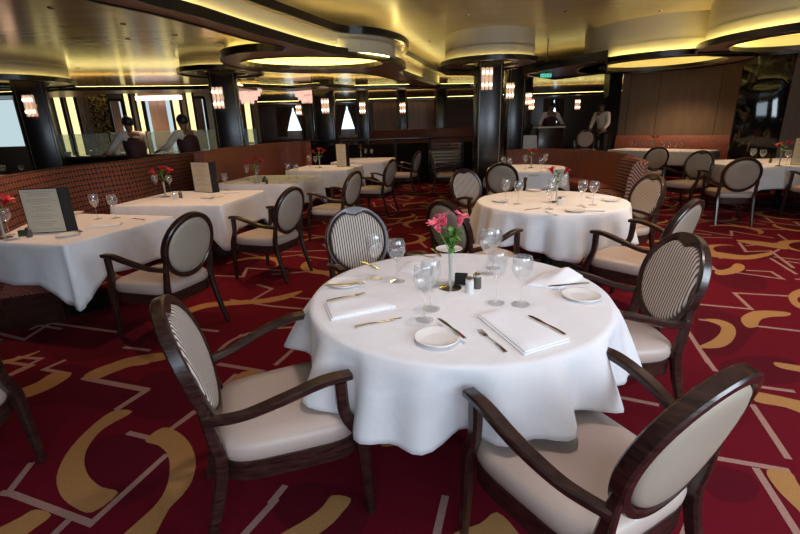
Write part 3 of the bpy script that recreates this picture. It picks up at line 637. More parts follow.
for i, (q0, q1) in enumerate(((243, 290), (290, 335), (335, 395), (395, 430), (462, 484))):
    x0, x1 = AT(q0, 139, 12.4).x, AT(q1, 139, 12.4).x; b = nb(); box(b, ((x0 + x1) / 2, 0, 0.55), (x1 - x0 - 0.08, 0.03, 1.05)); obj('shade_panel', b, M_railshade, rl, False)  # black sheets added to stand in for the darkness below the rail

# ------------------------------------------------------------------ banquettes
def uv_along(o, pts_len):
    pass
def banquette(name, pts, h, label, mt, group, seat_side=1, seat_d=0.5, ends=True, th=0.14):
    """curved upholstered bench: back follows pts (xy), seat on seat_side"""
    p = crom([Vector((*q, 0)) for q in pts], 6); xy = [(q.x, q.y) for q in p]
    root = empty(name, (p[len(p) // 2].x, p[len(p) // 2].y, 0), 0, label, 'banquette', group)
    off = -Vector(root.location)
    def strip(nm, sec, material, par=root):
        b = nb(); rings = []; L = 0; uvs = []; acc = [0]
        for s in range(1, len(sec)): acc.append(acc[-1] + math.hypot(sec[s][0] - sec[s - 1][0], sec[s][1] - sec[s - 1][1]))
        for i in range(len(xy)):
            a = Vector(xy[max(i - 1, 0)]); c = Vector(xy[min(i + 1, len(xy) - 1)]); t = (c - a).normalized(); nn = Vector((-t.y, t.x)) * seat_side
            if i: L += (Vector(xy[i]) - Vector(xy[i - 1])).length
            rings.append([(xy[i][0] + nn.x * s[0] + off.x, xy[i][1] + nn.y * s[0] + off.y, s[1]) for s in sec]); uvs.append(L)
        R = loft(b, rings); uvl = b.loops.layers.uv.new('UVMap'); mp = {}
        for i, r in enumerate(R):
            for j, v in enumerate(r): mp[v] = (uvs[i], acc[j])
        for f in b.faces:
            for lp in f.loops: lp[uvl].uv = mp[lp.vert]
        return obj(nm, b, material, par)
    t = th
    strip('backrest', [(0, 0.1), (0, h - 0.03), (0.02, h - 0.006), (t / 2, h), (t - 0.02, h - 0.006), (t, h - 0.03), (t + 0.05, 0.75), (t + 0.07, 0.44), (t + 0.02, 0.3), (t, 0.1)], mt)
    strip('seat', [(t + 0.02, 0.28), (t + seat_d, 0.28), (t + seat_d + 0.02, 0.32), (t + seat_d + 0.02, 0.44), (t + seat_d - 0.02, 0.47), (t + 0.1, 0.47), (t + 0.02, 0.44)], mt)
    strip('base', [(0.03, 0.0), (t + seat_d - 0.06, 0.0), (t + seat_d - 0.06, 0.28), (0.03, 0.28)], M_wood)
    return root
bq1 = [v2(P(*p, 1.2)) for p in [(-60, 187), (0, 175), (60, 166), (120, 160), (160, 155), (189, 152)]]
banquette('banquette', bq1, 1.2, 'curved banquette in red and gold hexagon pattern behind the nearest left tables', M_lattice, 'banquettes', -1, 0.46)
bq2 = [v2(P(*p, 1.25)) for p in [(193, 151.5), (215, 148.5), (240, 145.5), (275, 142.5), (300, 141.5)]] + [(-1.95, 10.6)]
banquette('banquette', bq2, 1.25, 'long rust red banquette behind the farther left tables', M_rust, 'banquettes', -1, 0.42)
bq3 = [v2(P(*p, 0.98)) for p in [(506, 148), (560, 147), (600, 150)]] + [(3.85, 7.6)]
bq3 = [(2.3, 9.75), (3.1, 9.75), (3.65, 9.1), (3.85, 8.2), (3.8, 7.3)]
banquette('banquette', bq3, 0.99, 'curved rust red booth bench behind the third round table', M_rust, 'banquettes', -1, 0.4)
b = nb(); rings = []
o = banquette('banquette', [(3.66, 7.18), (3.60, 6.55), (3.35, 6.15)], 0.97, 'dark red dotted bench end right of the third table', M_dots, 'banquettes', -1, 0.3)
wv = Vector((9.3 - 6.75, 11.6 - 14.2)).normalized()
banquette('banquette', [(6.55, 13.75), (7.75, 12.65), (9.1, 11.25)], 1.06, 'terracotta bench along the taupe wall', M_rust, 'banquettes', -1, 0.42)
banquette('banquette', [(-0.9, 15.2), (0.3, 14.4), (1.5, 14.1), (2.4, 14.5)], 1.42, 'curved terracotta bench beyond the black railing', M_rust, 'banquettes', 1, 0.4)

# ------------------------------------------------------------------ chairs
BT = math.radians(15)   # back tilt
BM = Matrix.Translation((0, -0.335, 0.730)) @ Matrix.Rotation(BT, 4, 'X')
def oval(r, rz, a, y, curve=0.02):
    x = r * math.sin(a); z = rz * math.cos(a)
    return BM @ Vector((x, y + curve * (x / 0.25) ** 2, z))
def chair_proto():
    root = empty('dining_armchair')
    RX, RZ = 0.245, 0.255
    N = 56; dip = lambda a: 0.036 * math.exp(-((min(a, 2 * PI - a)) / 0.26) ** 2)
    # back frame: oval ring, its inner edge dipping at the top of the front
    rings = []
    for k in range(N):
        a = 2 * PI * k / N; d = dip(a); ro, ri = 1.0, 0.0
        def q(f, y, dd=0): return oval(RX - f - dd, RZ - f - dd, a, y)
        rings.append([q(0, -0.020), q(0.0, 0.016), q(0.006, 0.022), q(0.026, 0.022, d), q(0.034, 0.016, d), q(0.034, -0.020), q(0.028, -0.026), q(0.006, -0.026)])
    b = nb(); R = [[b.verts.new(p) for p in r] for r in rings]
    for i in range(N):
        A, B = R[i], R[(i + 1) % N]
        for j in range(8): b.faces.new((A[j], A[(j + 1) % 8], B[(j + 1) % 8], B[j]))
    obj('back_frame', b, M_wood, root)
    def pad(nm, y0, y1, use_dip, material):
        b = nb(); rs = []
        for f, t in ((1.0, 0.0), (0.99, 0.45), (0.95, 0.78), (0.86, 0.95), (0.6, 1.0), (0.3, 1.02)):
            r_ = []
            for k in range(N):
                a = 2 * PI * k / N; d = dip(a) if use_dip else 0
                r_.append(oval((RX - 0.036 - d) * f, (RZ - 0.036 - d) * f, a, y0 + (y1 - y0) * t))
            rs.append(r_)
        loft(b, rs, cap0=True, cap1=True); return obj(nm, b, material, root)
    pad('back_cushion', 0.0, 0.030, True, M_stripe); pad('back_panel', 0.0, -0.030, False, M_cream)
    # seat cushion
    def outline(s, z, n=40, grow=0.0):
        pts = []
        for k in range(n):
            a = 2 * PI * k / n; c_, s_ = math.cos(a), math.sin(a); e = 0.42
            x = math.copysign(abs(c_) ** e, c_); y = math.copysign(abs(s_) ** e, s_)
            wd = 0.245 + 0.04 * (y + 1) / 2
            pts.append(((wd + grow) * x * s, (0.272 + grow) * y * s - 0.012 + (0.02 * (1 - x * x) if y > 0.9 else 0), z))
        return pts
    b = nb(); loft(b, [outline(0.97, 0.395), outline(1.0, 0.41), outline(1.01, 0.435), outline(0.985, 0.458), outline(0.93, 0.472), outline(0.7, 0.482), outline(0.35, 0.486)])
    obj('seat', b, M_leather, root)
    b = nb(); loft(b, [outline(0.965, 0.310), outline(0.99, 0.315), outline(0.99, 0.392), outline(0.95, 0.396)]); obj('seat_frame', b, M_wood, root)
    for s in (-1, 1):
        b = nb(); sweep(b, [(s * 0.262, 0.262, 0.0), (s * 0.264, 0.250, 0.22), (s * 0.268, 0.236, 0.40), (s * 0.292, 0.175, 0.53), (s * 0.298, 0.165, 0.672)], [0.03, 0.042, 0.05, 0.04, 0.042], [0.03, 0.042, 0.052, 0.044, 0.044]); obj('leg', b, M_wood, root)
        b = nb(); sweep(b, [(s * 0.225, -0.375, 0.0), (s * 0.222, -0.315, 0.20), (s * 0.222, -0.272, 0.40), (s * 0.224, -0.285, 0.52), (s * 0.222, -0.305, 0.66)], [0.028, 0.036, 0.042, 0.036, 0.022], [0.03, 0.042, 0.05, 0.044, 0.03]); obj('leg', b, M_wood, root)
        b = nb(); sweep(b, [(s * 0.228, -0.300, 0.590), (s * 0.272, -0.18, 0.608), (s * 0.305, -0.04, 0.655), (s * 0.308, 0.10, 0.690), (s * 0.298, 0.205, 0.688)], [0.034, 0.042, 0.05, 0.052, 0.048], [0.036, 0.03, 0.03, 0.03, 0.026]); obj('armrest', b, M_wood, root)
    return root
CH = chair_proto()
CHIDX = build_index()
first = [True]
def chair(x, y, fx, fy, label, group, zoff=0.0):
    rz = math.atan2(-fx, fy)
    if first[0]:
        o = CH; first[0] = False; o.location = (x, y, zoff); o.rotation_euler = (0, 0, rz)
    else: o = copy_tree(CH, (x, y, zoff), rz, idx=CHIDX)
    o['label'] = label; o['category'] = 'chair'; o['group'] = group; return o
g1 = 'armchairs at the nearest round table'; g2 = 'armchairs at the second round table'; g3 = 'armchairs along the left tables'; g4 = 'armchairs on the right side'
B_ = chair(0.575, 1.255, -0.47, 0.88, 'armchair with cream oval back turned to the camera, front right of the nearest table', g1)
chair(-0.49, 1.63, 0.93, 0.365, 'armchair with thick dark rim seen edge-on, front left of the nearest table', g1)
chair(1.08, 2.19, -1.0, 0.0, 'striped-back armchair at the right side of the nearest table', g1)
chair(-0.17, 2.95, 0.43, -0.90, 'striped-back armchair behind the left side of the nearest table', g1)
chair(0.66, 3.72, 0.80, 0.60, 'armchair behind the pink flowers, left of the second round table', g2)
chair(1.90, 3.50, -0.60, 0.80, 'armchair with tilted grey back at the front right of the second round table', g2)
chair(2.30, 4.66, -0.95, -0.15, 'cream-backed armchair pushed in at the right of the second round table', g2)
chair(1.04, 5.60, 0.45, -0.89, 'pale-backed armchair behind the left rim of the second round table', g2)
chair(1.67, 7.05, 0.35, 0.93, 'grey-backed armchair on the near side of the third round table', g2)
for x, y, lb in [(-1.89, 3.40, 'nearest armchair of the left row, at the table corner with the hanging cloth'), (-1.43, 4.76, 'second armchair of the left row'), (-0.92, 6.32, 'third armchair of the left row'), (-0.43, 8.25, 'fourth armchair of the left row'), (0.15, 10.6, 'farthest armchair of the left row, by the railing')]:
    chair(x, y, *((-0.94, 0.34) if y < 4 else (-0.92, 0.39)), lb, g3)
chair(-2.08, 1.60, 0.05, 1.0, 'dark armchair cut off by the left edge of the view', g3)
chair(4.98, 6.72, 0.30, 0.95, 'armchair with full oval grey back facing the right-hand table', g4)
chair(4.95, 7.75, -0.85, -0.45, 'armchair with cream back turned away from the right-hand table', g4)
chair(6.35, 6.75, 0.0, 1.0, 'armchair mostly cut off at the right edge', g4)
chair(5.38, 9.75, 0.12, 0.99, 'small grey-backed armchair at the rear table by the taupe wall', g4)
chair(5.1, 12.45, -0.3, -0.95, 'cream-backed armchair near the host desk', g4, 0.301)
chair(1.15, 10.4, 0.9, -0.1, 'armchair seen sideways in front of the slatted railing', g4)

# ------------------------------------------------------------------ tables and cloths
def table(x, y, rz, label, round_r=None, sx=0, sy=0, brass=False, group=None, base=0.36):
    root = empty('dining_table', (x, y, 0), rz, label, 'table', group)
    b = nb()
    if round_r: lathe(b, [(0, 0.70), (round_r - 0.02, 0.70), (round_r - 0.01, 0.71), (round_r - 0.01, 0.735), (round_r - 0.02, 0.742), (0, 0.742)], 48)
    else: box(b, (0, 0, 0.721), (sx - 0.02, sy - 0.02, 0.042), bev=0.006)
    obj('tabletop', b, M_wood, root)
    b = nb(); lathe(b, [(0.0, 0.03), (0.09, 0.03), (0.06, 0.08), (0.045, 0.2), (0.045, 0.6), (0.12, 0.70), (0, 0.70)], 20); obj('pedestal', b, M_blackmat, root)
    if brass:
        for k in range(4):
            a = k * PI / 2 + 0.35; b = nb(); u = Vector((math.cos(a), math.sin(a), 0))
            sweep(b, [u * 0.04 + Vector((0, 0, 0.20)), u * 0.14 + Vector((0, 0, 0.17)), u * 0.25 + Vector((0, 0, 0.06)), u * 0.36 + Vector((0, 0, 0.018))], 0.04, 0.03, Vector((-u.y, u.x, 0))); obj('foot', b, M_gold, root)
    else:
        b = nb(); lathe(b, [(0, 0), (base, 0), (base, 0.012), (base - 0.04, 0.022), (0.09, 0.035), (0, 0.035)], 32); obj('base_plate', b, M_blackmat, root)
    return root
def cloth(x, y, rz, outline, drop, label, seed=0, amp=0.03, freq=9, flare=0.03, group='white tablecloths', z=0.745, hem_n=9):
    rnd = random.Random(seed); ph = [rnd.uniform(0, 6.28) for _ in range(5)]
    pts = [Vector((p[0], p[1])) for p in outline]; n = len(pts); nrm = []
    for i in range(n):
        t = (pts[(i + 1) % n] - pts[i - 1]).normalized(); nrm.append(Vector((t.y, -t.x)))
    rings = []
    for f in (0.02, 0.3, 0.6, 0.85, 0.97): rings.append([(p.x * f, p.y * f, z + 0.005) for p in pts])
    rings.append([(p.x, p.y, z + 0.004) for p in pts])
    rings.append([(p.x + q.x * 0.006, p.y + q.y * 0.006, z - 0.004) for p, q in zip(pts, nrm)])
    for k in range(1, hem_n + 1):
        t = k / hem_n; r = []
        for i, (p, q) in enumerate(zip(pts, nrm)):
            s = 2 * PI * i / n
            g_ = lambda f_, q_: -1.0 + 2.0 * abs(math.sin(0.5 * (f_ * s + q_ + 0.7 * math.sin(s * 2 + ph[3])))) ** 0.8
            fo = g_(freq, ph[0]) * 0.5 + math.sin((freq * 1.7 // 1) * s + ph[1]) * 0.28 + math.sin((freq * 0.5 // 1) * s + ph[2]) * 0.35
            d = drop(s, p) * (1 + 0.03 * math.sin(5 * s + ph[3]))
            o = 0.010 + flare * t + amp * (t ** 0.85) * max(-0.35, fo + 0.42)
            r.append((p.x + q.x * o, p.y + q.y * o, z - 0.006 - d * t + 0.006 * t * math.sin(freq * s + ph[4])))
        rings.append(r)
    b = nb(); loft(b, rings, cap0=True, cap1=False)
    o = tag(obj('tablecloth', b, M_cloth, loc=(x, y, 0), rz=rz), label, 'tablecloth', group)
    for p in o.data.polygons: p.use_smooth = True
    if 'sharp_edge' in o.data.attributes: o.data.attributes.remove(o.data.attributes['sharp_edge'])
    md = o.modifiers.new('thick', 'SOLIDIFY'); md.thickness = 0.002; md.offset = 1
    return o
def rrect(sx, sy, r=0.012, m_=16):
    pts = []
    hx, hy = sx / 2, sy / 2; cor = [(hx, -hy), (hx, hy), (-hx, hy), (-hx, -hy)]
    for i in range(4):
        a = Vector(cor[i]); b_ = Vector(cor[(i + 1) % 4]); t = (b_ - a).normalized(); L = (b_ - a).length
        pr = Vector(cor[i - 1]); ti = (a - pr).normalized()
        for k in range(3):
            u = k / 2; pts.append(tuple(a - ti * r * (1 - u) * (1 - u) + t * r * u * u))
        for k in range(1, m_):
            f = (0.5 - 0.5 * math.cos(PI * k / m_)); pts.append(tuple(a + t * (r + (L - 2 * r) * f)))
    return pts
MC = (0.275, 2.05); MR = 0.705
table(MC[0], MC[1], 0.2, 'nearest round table on curved brass feet', MR, brass=True)
def sq(s, p, amt=0.10, base=0.24, a0=0.5):   # a square cloth over a round top hangs lower at its four corners
    return base + amt * (0.5 - 0.5 * math.cos(4 * (s - a0)))
cloth(MC[0], MC[1], 0, circle(0, 0, MR, 160), lambda s, p: sq(s, p, 0.09, 0.20, 3.55), 'white linen cloth over the nearest round table', 4, 0.115, 12, 0.0, hem_n=14)
T2C = (1.58, 4.62); T2R = 0.74
table(T2C[0], T2C[1], 0.1, 'second round table in the middle distance', T2R)
cloth(T2C[0], T2C[1], 0, circle(0, 0, T2R, 140), lambda s, p: sq(s, p, 0.10, 0.31, 0.9), 'white linen cloth over the second round table', 8, 0.09, 14, 0.0, hem_n=12)
table(2.32, 8.15, 0.0, 'third round table by the rust red booth', 0.68)
cloth(2.32, 8.15, 0, circle(0, 0, 0.68, 100), lambda s, p: sq(s, p, 0.1, 0.26, 0.3), 'white linen cloth over the third round table by the booth', 3, 0.03, 9, 0.03)
def left_table(nr, ang, ln, wd, lb, seed):
    u = Vector((math.sin(ang), math.cos(ang))); v = Vector((-u.y, u.x))   # u away from the camera, v to the left
    c = Vector(nr) + u * ln / 2 + v * wd / 2; rz = -ang
    table(c.x, c.y, rz, 'rectangular table of the left row, ' + lb, None, wd, ln, group='tables of the left row', base=0.34)
    def dr(s, p):
        k = min(1.0, (wd / 2 - abs(p.x)) / 0.20 + (ln / 2 - abs(p.y)) / 0.20)
        return 0.33 + 0.17 * max(0, 1 - k) ** 1.1
    cloth(c.x, c.y, rz, rrect(wd, ln), dr, 'white cloth on the left row table, ' + lb, seed, 0.030, 17, 0.02, 'white cloths on the left row')
    return c, rz
left_table((-2.53, 3.30), 0.27, 1.13, 1.35, 'nearest of the five', 1)
left_table((-1.98, 4.98), 0.14, 1.18, 1.35, 'second from the front', 2)
left_table((-1.60, 6.75), 0.22, 1.28, 1.30, 'third from the front', 3)
left_table((-0.98, 8.80), 0.20, 1.15, 1.25, 'fourth from the front', 4)
left_table((-0.33, 10.55), 0.20, 1.45, 1.25, 'farthest, beside the railing', 5)
def rtab(cx, cy, rz, sx, sy, lb, seed, grp=None):
    table(cx, cy, rz, 'rectangular table ' + lb, None, sx, sy); k0 = 0.27
    def dr(s, p):
        k = min(1.0, (sx / 2 - abs(p.x)) / 0.16 + (sy / 2 - abs(p.y)) / 0.16); return 0.32 + 0.12 * max(0, 1 - k) ** 1.3
    cloth(cx, cy, rz, rrect(sx, sy), dr, 'white cloth on the rectangular table ' + lb, seed, 0.02, 14, 0.03)
rtab(6.75, 11.75, -0.95, 2.3, 0.95, 'at the back by the taupe wall', 6)
rtab(6.65, 7.8, 0.0, 2.3, 1.45, 'at the right edge of the room', 7)
# draped service stand and host desk on the platform
p = AT(524, 133, 12.9)
b = nb(); lathe(b, [(0, 0), (0.2, 0), (0.2, 0.02), (0.03, 0.05), (0.03, 0.86), (0, 0.86)], 16); tag(obj('service_stand', b, M_blackmat), 'small pedestal stand under a white cloth by the black columns', 'stand').location = (p.x, 12.9, 0.301)
cloth(p.x, 12.9, 0, rrect(0.56, 0.5), lambda s, q: 0.5, 'white cloth over the small service stand by the black columns', 9, 0.015, 12, 0.02, z=1.165)
for dx, lb in ((-0.12, 'left'), (0.0, 'middle'), (0.12, 'right')):
    b = nb(); box(b, (0, 0, 0.15), (0.02, 0.2, 0.30)); o = tag(obj('menu_folder', b, M_cover, smooth=False), lb + ' one of the dark upright folders on the small service stand', 'menu', 'dark folders on the service stand'); o.location = (p.x + dx, 12.9, 1.176); o.rotation_euler = (0, 0.35, 0)
p = AT(549, 127, 13.6)
hd = empty('host_desk', (p.x, 13.6, 0.301), 0, 'dark host desk with a white top in front of the standing host', 'desk')
b = nb(); box(b, (0, 0, 0.52), (0.7, 0.4, 1.04), bev=0.01); obj('cabinet', b, M_wood, hd)
b = nb(); box(b, (0, 0, 1.06), (0.8, 0.48, 0.04), bev=0.01); obj('top', b, M_cloth, hd)

# ------------------------------------------------------------------ tableware
ORD = ['first', 'second', 'third', 'fourth', 'fifth', 'sixth', 'seventh', 'eighth', 'ninth']
def glass_proto(nm, h, r, label):
    root = empty(nm)
    t = 0.0016; hb = h * 0.52
    b = nb(); prof = [(0, 0.0), (r * 0.86, 0.0), (r * 0.88, 0.002), (r * 0.3, 0.006), (0.0045, 0.014), (0.0038, h * 0.25), (0.0045, hb - 0.012), (0, hb - 0.010)]
    lathe(b, prof, 20); obj('stem', b, M_glass, root)
    b = nb(); prof = [(0.0, hb - 0.010), (0.012, hb - 0.006), (r * 0.75, hb + 0.022), (r * 1.0, hb + (h - hb) * 0.45), (r * 0.95, h * 0.92), (r * 0.84, h), (r * 0.84 - t, h), (r * 0.95 - t, h * 0.92), (r * 1.0 - t, hb + (h - hb) * 0.45), (r * 0.74 - t, hb + 0.023), (0.010, hb - 0.002), (0, hb - 0.004)]
    lathe(b, prof, 24); obj('bowl', b, M_glass, root)
    return root
G1 = glass_proto('wine_glass', 0.244, 0.044, ''); G2 = glass_proto('water_goblet', 0.228, 0.047, '')
GI = build_index(); usedp = {}
def inst(proto, idx, loc, rz, label, cat, group, small=False):
    if proto not in usedp:
        usedp[proto] = 1; o = proto; o.location = loc; o.rotation_euler = (0, 0, rz)
    else: o = copy_tree(proto, loc, rz, idx=idx)
    o['label'] = label; o['category'] = cat
    if group: o['group'] = group
    return o
ZT = 0.7525
def glass(px, py, kind, label, group, z=ZT):
    return inst(G1 if kind == 1 else G2, GI, P(px, py, z), 0, label, 'glass', group)
gm = 'stemware on the nearest round table'
for px, py, k, lb in [(376, 278.5, 1, 'wine glass left of the back left pair on the nearest table'), (397.5, 281.5, 2, 'water goblet right of the back left pair on the nearest table'),
                      (424.5, 320, 1, 'frontmost glass on the nearest round table, by the bread plate'), (431, 309, 2, 'goblet just behind the frontmost glass of the nearest table'),
                      (496, 303, 1, 'wine glass left of the right-hand pair, beside the salt shaker'), (520.5, 304.5, 2, 'water goblet right of the right-hand pair, behind the folded napkin'),
                      (487, 274, 1, 'glass at the rear of the nearest table, right of the vase'), (493, 268, 2, 'goblet farthest back on the nearest table, next to another glass')]:
    glass(px, py, k, lb, gm)
# plates
def plate_proto():
    b = nb(); lathe(b, [(0, 0.002), (0.048, 0.002), (0.052, 0.0), (0.056, 0.003), (0.083, 0.013), (0.087, 0.0145), (0.086, 0.017), (0.08, 0.0155), (0.056, 0.0065), (0.04, 0.0055), (0, 0.0055)], 40)
    return obj('bread_plate', b, M_china)
PL = plate_proto(); PI_ = {}
def plate(px, py, lb, group=None, z=ZT): return inst(PL, PI_, P(px, py, z), 0, lb, 'plate', group or 'bread plates')
plate(345.5, 284.5, 'bread plate at the left of the nearest table with a knife across', 'bread plates on the nearest table')
plate(437, 340, 'bread plate at the front edge of the nearest table', 'bread plates on the nearest table')
plate(581, 297.5, 'bread plate at the right rim of the nearest table', 'bread plates on the nearest table')
plate(449, 250.5, 'bread plate at the far rim of the nearest table behind the flowers', 'bread plates on the nearest table')
def knife_proto():
    root = empty('table_knife')
    b = nb(); sweep(b, [(-0.10, 0, 0.004), (-0.05, 0, 0.0055), (0.0, 0, 0.0045)], [0.014, 0.013, 0.008], [0.006, 0.007, 0.005], Vector((0, 1, 0)), n=3); obj('handle', b, M_silver, root)
    b = nb(); loft(b, [[(0.0, -0.005, 0.003), (0.0, 0.005, 0.003), (0.0, 0.005, 0.0055), (0.0, -0.005, 0.0055)], [(0.06, -0.008, 0.003), (0.06, 0.009, 0.0035), (0.06, 0.009, 0.0045), (0.06, -0.008, 0.0055)], [(0.10, -0.003, 0.003), (0.10, 0.009, 0.0035), (0.10, 0.009, 0.0045), (0.10, -0.003, 0.005)], [(0.112, 0.005, 0.003), (0.112, 0.007, 0.003), (0.112, 0.007, 0.004), (0.112, 0.005, 0.004)]]); obj('blade', b, M_silver, root)
    return root
def fork_proto():
    root = empty('table_fork')
    b = nb(); sweep(b, [(-0.10, 0, 0.003), (-0.06, 0, 0.005), (0.0, 0, 0.006), (0.035, 0, 0.003)], [0.016, 0.012, 0.006, 0.008], [0.003, 0.003, 0.003, 0.002], Vector((0, 1, 0)), n=3); obj('handle', b, M_silver, root)
    b = nb(); sweep(b, [(0.035, 0, 0.003), (0.045, 0, 0.0022), (0.06, 0, 0.0022)], [0.008, 0.021, 0.022], 0.002, Vector((0, 1, 0)), n=3)
    for k in range(4): sweep(b, [(0.058, -0.0092 + k * 0.0061, 0.0025), (0.08, -0.0092 + k * 0.0061, 0.003), (0.098, -0.0085 + k * 0.0057, 0.006)], [0.0036, 0.003, 0.0018], 0.0018, Vector((0, 1, 0)), n=3)
    obj('tines', b, M_silver, root); return root
KN = knife_proto(); FK = fork_proto(); KI = build_index()
def cut(kind, a, b_, lb, group, z=ZT, lift=0.0):
    A = P(*a, z); B = P(*b_, z); c = (A + B) / 2; c.z = z + lift; d = B - A
    o = inst(KN if kind == 'k' else FK, KI, c, math.atan2(d.y, d.x), lb, 'knife' if kind == 'k' else 'fork', group)
    return o
gk = 'knives on the nearest table'; gf = 'forks on the nearest table'
cut('k', (349, 329), (406, 318), 'silver knife lying alone left of the frontmost glass', gk)
cut('k', (467, 345), (438, 322), 'knife resting on the front bread plate', gk, lift=0.0165)
cut('k', (571, 339), (526, 314), 'long knife at the right of the folded napkin', gk)
cut('k', (368, 287), (324, 289), 'knife resting across the left bread plate', gk, lift=0.0165)
cut('k', (590, 287), (548, 290), 'knife resting on the right bread plate', gk, lift=0.0165)
cut('k', (381, 271), (360, 261), 'knife behind the back left pair of glasses', gk)
cut('k', (443, 259), (430, 248), 'knife resting against the far bread plate', gk, lift=0.002)
cut('f', (511, 357), (475, 327), 'fork at the left of the front napkin', gf)
cut('f', (324, 302), (368, 293), 'fork behind the left folded napkin', gf)
cut('f', (407, 254), (436, 258), 'fork near the far rim of the nearest table', gf)
# folded napkins
def napkin(c, sx, sy, rz, lb, layers=3):
    b = nb()
    for k in range(layers):
        o = k * 0.0045; s = 1 - 0.02 * k
        box(b, (0.003 * k, -0.002 * k, 0.0035 + o), (sx * s, sy * s, 0.0042), bev=0.0018)
    o = tag(obj('folded_napkin', b, M_napkin), lb, 'napkin', 'folded white napkins'); o.location = c; o.rotation_euler = (0, 0, rz); return o
def quad_napkin(cor, lb, h=0.010, peak=0.0, seed=0, z=ZT):
    """soft folded cloth spread between four corners, two visible layers"""
    q = [P(*c, z) for c in cor]; c0 = sum(q, Vector()) / 4; rn = random.Random(seed); b = nb(); N = 14
    for ly in range(2):
        k = 1.0 - 0.035 * ly; sh = Vector((0.004, 0.003, 0)) * ly; top = []; bot = []
        for i in range(N + 1):
            rt, rb = [], []
            for j in range(N + 1):
                u, v = i / N, j / N; p = (q[0] * (1 - u) + q[1] * u) * (1 - v) + (q[3] * (1 - u) + q[2] * u) * v
                p = c0 + (p - c0) * k + sh - c0
                e = min(u, 1 - u, v, 1 - v) * 8; e = min(1, e) ** 0.5
                wv_ = 0.0018 * math.sin(5 * u + 3 * v + seed) + 0.0012 * math.sin(9 * v - 4 * u + seed * 2)
                pk = peak * max(0, 1 - abs(u - 0.55) * 2.2) * v
                zz = h * 0.5 * ly
                rt.append((p.x, p.y, 0.0012 + zz + h * 0.5 * (0.35 + 0.65 * e) + (wv_ * e if ly else 0) + pk + 0.0018)); rb.append((p.x, p.y, 0.0012 + zz + pk * 0.9))
            top.append(rt); bot.append(rb)
        T = [[b.verts.new(p) for p in r_] for r_ in top]; Bo = [[b.verts.new(p) for p in r_] for r_ in bot]
        for i in range(N):
            for j in range(N):
                b.faces.new((T[i][j], T[i + 1][j], T[i + 1][j + 1], T[i][j + 1])); b.faces.new((Bo[i][j], Bo[i][j + 1], Bo[i + 1][j + 1], Bo[i + 1][j]))
        for i in range(N):
            b.faces.new((T[i][0], Bo[i][0], Bo[i + 1][0], T[i + 1][0])); b.faces.new((T[i][N], T[i + 1][N], Bo[i + 1][N], Bo[i][N]))
            b.faces.new((T[0][i], T[0][i + 1], Bo[0][i + 1], Bo[0][i])); b.faces.new((T[N][i], Bo[N][i], Bo[N][i + 1], T[N][i + 1]))
    o = tag(obj('folded_napkin', b, M_napkin), lb, 'napkin', 'folded white napkins'); o.location = c0; return o
quad_napkin([(324, 305), (331, 321), (396, 308), (367, 297)], 'folded napkin at the left of the nearest table', 0.013, 0, 1)
quad_napkin([(477, 317), (524, 356), (570, 342), (504, 311)], 'large folded napkin at the front right of the nearest table', 0.014, 0, 2)
quad_napkin([(527, 286), (560, 290), (583, 278), (548, 272)], 'peaked napkin near the right rim of the nearest table', 0.014, 0.035, 3)
quad_napkin([(398, 272), (412, 275), (433, 265), (410, 262)], 'flat napkin behind the glasses of the nearest table', 0.009, 0, 4)
# vases with flowers
def vase(loc, label, sc_=1.0, cat='vase'):
    root = empty('bud_vase', loc, 0, label, 'vase', 'slender bud vases')
    b = nb(); lathe(b, [(0, 0), (0.054, 0), (0.056, 0.003), (0.04, 0.008), (0.012, 0.012), (0.0, 0.013)], 28); obj('base', b, M_silver, root)
    b = nb(); lathe(b, [(0.0, 0.0128), (0.010, 0.013), (0.0095, 0.10), (0.013, 0.185), (0.0115, 0.185), (0.008, 0.10), (0.008, 0.016), (0, 0.016)], 16); obj('glass_tube', b, M_tube, root)
    return root
def petal(b, base, d, up, L, wd, mi=0):
    d = d.normalized(); s = d.cross(up).normalized(); u = s.cross(d); rows = []
    for k in range(6):
        t = k / 5; w_ = wd * math.sin(PI * (0.12 + 0.82 * t)) ; c = base + d * L * t + u * L * (0.25 * math.sin(PI * t * 0.9)) - u * L * 0.28 * t * t
        rows.append([c - s * w_ / 2 + u * w_ * 0.12, c - u * 0.0006, c + s * w_ / 2 + u * w_ * 0.12, c + u * 0.0008])
    loft(b, rows, mi)
